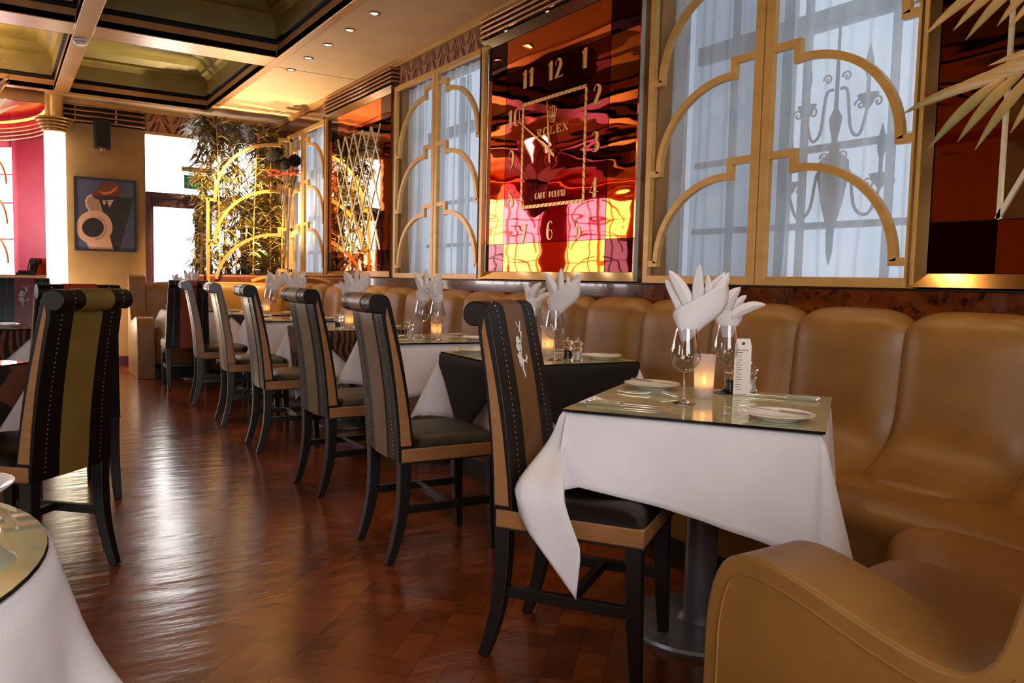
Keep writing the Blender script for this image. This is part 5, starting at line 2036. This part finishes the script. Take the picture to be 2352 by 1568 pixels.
for n, (cx, cy, ua, tw) in TABLES.items():
    make_table('grey pedestal table under the cloth of %s' % tw, (cx, cy, 0), ua)
    lab = {1: 'white cloth with a tumbling corner on the nearest table', 2: 'white cloth under the black cloth, table behind the first chair'}.get(n, 'white cloth hanging in points from %s' % tw)
    if n == 1:
        c = skirt('tablecloth', (cx, cy), ua, drop1, flare1, M_white, ripple=0.003, shift=shift1, custom=corner1, rows=16, ne=26, nc=17, top=TT + 0.0015)
    else:
        c = skirt('tablecloth', (cx, cy), ua, even_drop({2: 0.31, 3: 0.30, 4: 0.33, 5: 0.31, 6: 0.32, 7: 0.30}[n]), even_flare, M_white, seed=n)
    tag(c, lab, 'tablecloth', 'white tablecloths')
    if n in (2, 4, 6):
        m, w_ = {2: (M_blackcloth, 'black'), 4: (M_zebra, 'zebra striped'), 6: (M_purple, 'plum')}[n]
        c = skirt('overlay_cloth', (cx, cy), ua, diamond_drop(0.70 if n != 2 else 0.74), lambda sd, s_: 0.10 if sd < 4 else 0.0, m, hs=0.367, top=TT + 0.0018, ripple=0.002)
        tag(c, '%s diamond overcloth over the white cloth by the banquette' % w_, 'tablecloth', 'diamond overcloths')
    mirror_top('mirrored glass top of %s' % tw, (cx, cy), ua)
    F = Frame(cx, cy, ua)
    if n == 1:
        glass_napkin(F, -0.065, -0.057, 0.0, 0, 'nearer', tw)
        glass_napkin(F, 0.018, 0.262, 0.0, 1, 'farther', tw)
        x, y = F.at(-0.03, 0.10)
        place('votive', votive, 'lit candle in frosted glass on %s' % tw, x, y)
        x, y = F.at(0.03, 0.285)
        place('pmill', mill('pepper'), 'pepper mill half hidden by the menu card on %s' % tw, x, y)
        x, y = F.at(0.095, 0.315)
        place('smill', mill('salt'), 'salt mill peeping past the menu card on %s' % tw, x, y)
        setting(F, -1, tw, 'the chair')
        setting(F, 1, tw, 'the bench end')
    else:
        gx = {2: (-0.02, -0.20), 3: (-0.02, -0.19), 4: (0.0, -0.1), 5: (0.05, -0.05), 6: (0.05, -0.30), 7: (-0.28, -0.05)}[n]
        g2 = {2: (0.05, 0.12), 3: (-0.04, 0.03), 4: (0.02, 0.08), 5: (0.0, 0.12), 6: (0.04, -0.12), 7: (-0.06, 0.1)}[n]
        glass_napkin(F, gx[0], gx[1], (0.4, -0.5, 2.6, 0.2, 3.3, 0.3, -0.2)[n - 1], (1, 0, 1, 0, 1, 0, 1)[n - 1], 'nearer', tw)
        glass_napkin(F, g2[0], g2[1], (0.1, 0.2, -0.3, 3.0, 0.3, -0.4, 2.9)[n - 1], (0, 1, 0, 1, 0, 1, 0)[n - 1], 'farther', tw)
        cx_ = {2: (0.08, 0.02), 3: (0.02, -0.07), 4: (-0.03, -0.12), 5: (0.08, 0.02), 6: (0.0, -0.21), 7: (-0.1, -0.06)}[n]
        x, y = F.at(*cx_)
        place('votive', votive, 'lit candle in frosted glass on %s' % tw, x, y)
        mp = {2: ((0.055, -0.205), (0.07, -0.27)), 3: ((-0.09, 0.16), (-0.11, 0.06)), 4: ((-0.11, -0.10), (-0.07, -0.04)), 5: ((0.1, 0.12), (0.14, 0.07)), 6: ((-0.05, -0.14), (-0.06, -0.06)), 7: ((0.0, 0.2), (0.05, 0.2))}[n]
        x, y = F.at(*mp[0])
        place('pmill', mill('pepper'), 'pepper mill on %s' % tw, x, y)
        x, y = F.at(*mp[1])
        place('smill', mill('salt'), 'salt mill on %s' % tw, x, y)
        setting(F, -1, tw, 'the chair', full=n < 7, jig=0.1 * (n % 3))
        if n < 7:
            setting(F, 1, tw, 'the banquette', full=n < 6, jig=-0.08 * (n % 3))

# menu card leaning against the mills
F = Frame(*TABLES[1][:3])
x, y = F.at(0.075, 0.245)
t = thing('menu_card', 'tall narrow printed menu card standing behind the wine glasses', 'menu', (x, y, ZT + 0.0005), ang(0.75, -0.66))
MB().prism([(-0.028, 0), (0.028, 0), (0.028, 0.17), (0.022, 0.195), (-0.022, 0.195), (-0.028, 0.17)], (0, 0.001, 0), (1, 0, 0), (0, 0, 1), 0.002).build('card', M_paper, t, smooth=0)
b = MB()
for k in range(17):
    z = 0.018 + 0.0085 * k
    wd = (0.022, 0.017, 0.02, 0.012)[k % 4]
    b.box(-0.022, -0.022 + wd * (1.8 if k > 14 else 1.0), -0.0016, -0.0008, z, z + 0.0016 + (0.001 if k > 14 else 0))
b.prism([(0.006 * math.cos(i * PI / 6), 0.178 + 0.006 * math.sin(i * PI / 6)) for i in range(12)], (0, -0.0008, 0), (1, 0, 0), (0, 0, 1), 0.0008)
b.build('printed_lines', M_ink, t, smooth=0)
MB().box(-0.03, 0.03, -0.012, 0.012, 0, 0.004).build('stand', M_glass, t, smooth=0)

# ------------------------------------------------------------------ round table in the left foreground
RT = (-0.425, 1.285)
make_table('grey pedestal of the round table in the lower left corner', (RT[0], RT[1], 0), 0, round_=0.475)


def rcloth(u, v):
    th = 2 * PI * u
    d_ = 0.50 * v
    fold = (0.5 + 0.5 * math.sin(11 * th + 2.2)) ** 2.0
    out = 0.484 + 0.012 * min(v * 8, 1) + v * (0.035 + 0.15 * fold * min(v * 2.0, 1))
    return (out * math.cos(th), out * math.sin(th), TT - d_ * (0.985 if v else 1))


b = MB().sheet(rcloth, 180, 14, cu=True, flip=True)
b.add(b.v[:180], [tuple(range(180))])
c = b.build('tablecloth', M_white, None, smooth=60, solid=-0.0018)
c.location = (RT[0], RT[1], 0)
tag(c, 'white cloth falling in deep folds from the round table', 'tablecloth', 'white tablecloths')
mirror_top('round mirrored glass top in the lower left corner', RT, 0, round_=0.478)
t = MB().lathe([(0.030, 0.0), (0.034, 0.006), (0.022, 0.016), (0.030, 0.03), (0.062, 0.044), (0.078, 0.056), (0.080, 0.060), (0.076, 0.060), (0.058, 0.049), (0.0, 0.040)], 40).build('footed_bowl', M_porc, None, loc=(-0.062, 1.40, ZT + 0.0005))
tag(t, 'white footed dish on the round mirrored table', 'dish')

# ------------------------------------------------------------------ tables across the aisle
for (cx, cy, ua, w_) in ((-0.40, 3.80, ang(-0.72, 0.694), 'near zebra table behind the olive striped chair'), (-0.19, 6.32, 0.05, 'farther zebra table at the frame edge')):
    make_table('grey pedestal under the %s' % w_, (cx, cy, 0), ua)
    tag(skirt('tablecloth', (cx, cy), ua, even_drop(0.34), even_flare, M_white, seed=9), 'white cloth under the %s' % w_, 'tablecloth', 'white tablecloths')
    tag(skirt('overlay_cloth', (cx, cy), ua, diamond_drop(0.74), lambda sd, s_: 0.10 if sd < 4 else 0.0, M_zebra, hs=0.367, top=TT + 0.0018, ripple=0.002), 'zebra overcloth of the %s' % w_, 'tablecloth', 'diamond overcloths')
    mirror_top('mirrored glass top of the %s' % w_, (cx, cy), ua)
    F = Frame(cx, cy, ua)
    if cy < 5:
        for k, (u, v, a, kind, mk, nm) in enumerate(((0.12, -0.26, 0.9, 'tknife', knife(False), 'long table knife'), (0.05, -0.28, 0.75, 'bknife', knife(True), 'butter knife'), (0.20, -0.24, 1.2, 'fork', fork, 'upper fork'), (0.22, -0.18, 2.1, 'fork', fork, 'crossed fork'), (0.0, -0.24, 1.0, 'spoon', spoon, 'spoon'))):
            x, y = F.at(u, v)
            place(kind, mk, '%s in the cutlery heap on the near zebra table' % nm, x, y, ua + a - PI / 2, ZT + 0.0005)
    else:
        x, y = F.at(0.22, -0.15)
        place('plate', plate, 'white side plate on the farther zebra table', x, y)
        x, y = F.at(0.12, -0.27)
        place('fork', fork, 'fork at the edge of the farther zebra table', x, y, 0.4)
        x, y = F.at(0.02, -0.25)
        place('tknife', knife(False), 'table knife on the farther zebra table', x, y, 0.2)

# ------------------------------------------------------------------ tall vase of flowers on the far ledge
t = thing('trumpet_vase', 'tall clear trumpet vase standing on the ledge before the screen', 'vase', (2.94, 9.50, 1.006))
prof = smoothpath([(0.055, 0.0), (0.05, 0.006), (0.018, 0.03), (0.013, 0.08), (0.018, 0.45), (0.035, 0.85), (0.062, 1.06)], 30)
MB().lathe([(p.x, p.y) for p in prof] + [(p.x - 0.003, p.y) for p in prof[::-1][:24]], 24, cap=False).build('glass', M_glass, t)
M_stemb = mat('dark_stem', '4a2a1c', '3a2016', 0.6)
M_pom = mat('black_pompom', '0e0406', '090304', 0.85, 0, 40)
M_flame_red = mat('red_petal', 'c01c10', 'a0140a', 0.45, 0, 10)
M_yel = mat('amber_petal', 'd8922c', 'c88020', 0.45, 0, 10)
fl = thing('flower_arrangement', 'black pompoms and red blooms rising from the tall glass vase', 'flowers', (2.94, 9.50, 1.006))
rnd = random.Random(8)
b = MB()
heads = []
for k in range(22):
    a = rnd.uniform(0, 2 * PI)
    sp = rnd.uniform(0.05, 0.24)
    h = rnd.uniform(1.25, 1.45)
    p = smoothpath([(0.002 * math.cos(a), 0.002 * math.sin(a), 0.10), (0.012 * math.cos(a), 0.012 * math.sin(a), 0.7), (0.045 * math.cos(a), 0.045 * math.sin(a), 1.06), (min(sp * math.cos(a), 0.09), sp * math.sin(a), h)], 12)
    b.tube(p, 0.0028, 4)
    heads.append(p[-1])
b.build('stems', M_stemb, fl)
for (x, y, z, r) in ((-0.19, -0.05, 1.50, 0.085), (-0.03, 0.02, 1.44, 0.075), (0.05, -0.10, 1.47, 0.08), (-0.07, -0.12, 1.40, 0.06)):
    b = MB()
    for i in range(130):
        zz = 1 - 2 * (i + 0.5) / 130
        th = i * 2.39996
        q = math.sqrt(1 - zz * zz)
        d_ = Vector((q * math.cos(th), q * math.sin(th), zz))
        c_ = Vector((x, y, z)) + d_ * r * 0.72
        s_ = d_.cross(Vector((0.3, 0.2, 1))).normalized() * r * 0.17
        w_ = d_.cross(s_).normalized() * r * 0.17
        b.add([c_ + s_, c_ + w_, c_ - s_, c_ - w_, c_ + d_ * r * 0.3], [(0, 1, 4), (1, 2, 4), (2, 3, 4), (3, 0, 4)])
    b.build('pompom', M_pom, fl, smooth=0)
for k, (x, y, z) in enumerate(((-0.22, -0.08, 1.33), (0.07, -0.06, 1.36), (-0.14, 0.08, 1.30), (0.0, -0.16, 1.31), (-0.05, 0.1, 1.34), (0.10, 0.04, 1.33))):
    b = MB()
    for i in range(6):
        a = 2 * PI * i / 6 + k
        blade(b, (x, y, z), (math.cos(a), math.sin(a), 0.5), 0.12, 0.032, 0.9, 0)
    b.build('bloom', M_flame_red if k != 5 else M_yel, fl, smooth=180)
b = MB()
for h_ in heads:
    for i in range(4):
        a = rnd.uniform(0, 6.28)
        blade(b, h_, (math.cos(a), math.sin(a), rnd.uniform(-0.3, 0.8)), 0.05, 0.009, 0.5)
b.build('dry_leaves', mat('dry_rose_leaf', '8a4a38', '6e3628', 0.6), fl, smooth=180)

# ------------------------------------------------------------------ palm behind the near bench end
t = thing('potted_palm', 'palm with long golden fronds leaning in at the upper right edge', 'plant', (2.72, 0.05, 0))
MB().lathe([(0.15, 0), (0.17, 0.02), (0.21, 0.55), (0.22, 0.58), (0.20, 0.58), (0.19, 0.52), (0.0, 0.52)], 28).build('pot', M_copper, t)
fr_specs = [((0, 0.02, 0.55), (0.05, 0.30, 1.45), (-0.08, 0.77, 1.80), (-0.40, 1.09, 1.70)),
            ((0, 0.02, 0.55), (0.02, 0.35, 1.60), (-0.12, 0.81, 2.03), (-0.36, 1.11, 2.0)),
            ((0, 0, 0.55), (-0.15, 0.1, 1.4), (-0.5, 0.15, 1.9), (-0.9, 0.15, 1.9)),
            ((0, 0, 0.55), (0.05, -0.2, 1.4), (0.1, -0.5, 1.9), (0.12, -0.85, 1.95))]
for k, sp in enumerate(fr_specs):
    path = smoothpath(sp, 22)
    b = MB()
    b.tube(path, [0.009 * (1 - 0.7 * i / 21) for i in range(22)], 6, mi=1)
    for i in range(9, 22):
        p = Vector(path[i])
        tg = (Vector(path[min(i + 1, 21)]) - Vector(path[i - 1])).normalized()
        side = tg.cross(Vector((0, 0, 1))).normalized()
        up = side.cross(tg).normalized()
        for s_ in (-1, 1):
            f0 = (i - 9) / 12
            d_ = (up * s_ * lerp(0.75, 0.25, f0) + side * 0.25 * s_ + tg * (0.65 + 0.3 * f0)).normalized()
            ln = (0.30 - 0.05 * f0) * (1.0 if i % 2 else 0.88)
            wdv = (d_.cross(side)).normalized()
            vs = []
            m_ = 8
            for j in range(m_):
                f_ = j / (m_ - 1)
                q = p + d_ * ln * f_ - Vector((0, 0, 0.28 * ln * f_ * f_))
                w_ = 0.0145 * math.sin(PI * min(0.10 + 0.90 * f_, 1)) ** 0.8 + 0.0006
                if q.x + 2.72 > XR - 0.08:
                    q.x = XR - 0.08 - 2.72
                fold = side * 0.006
                vs += [q + wdv * w_ + fold, q, q - wdv * w_ + fold]
            fs = []
            for j in range(m_ - 1):
                a = 3 * j
                fs += [(a, a + 1, a + 4, a + 3), (a + 1, a + 2, a + 5, a + 4)]
            b.add(vs, fs)
    b.build('frond', [M_palm, M_bamboo], t, smooth=180)
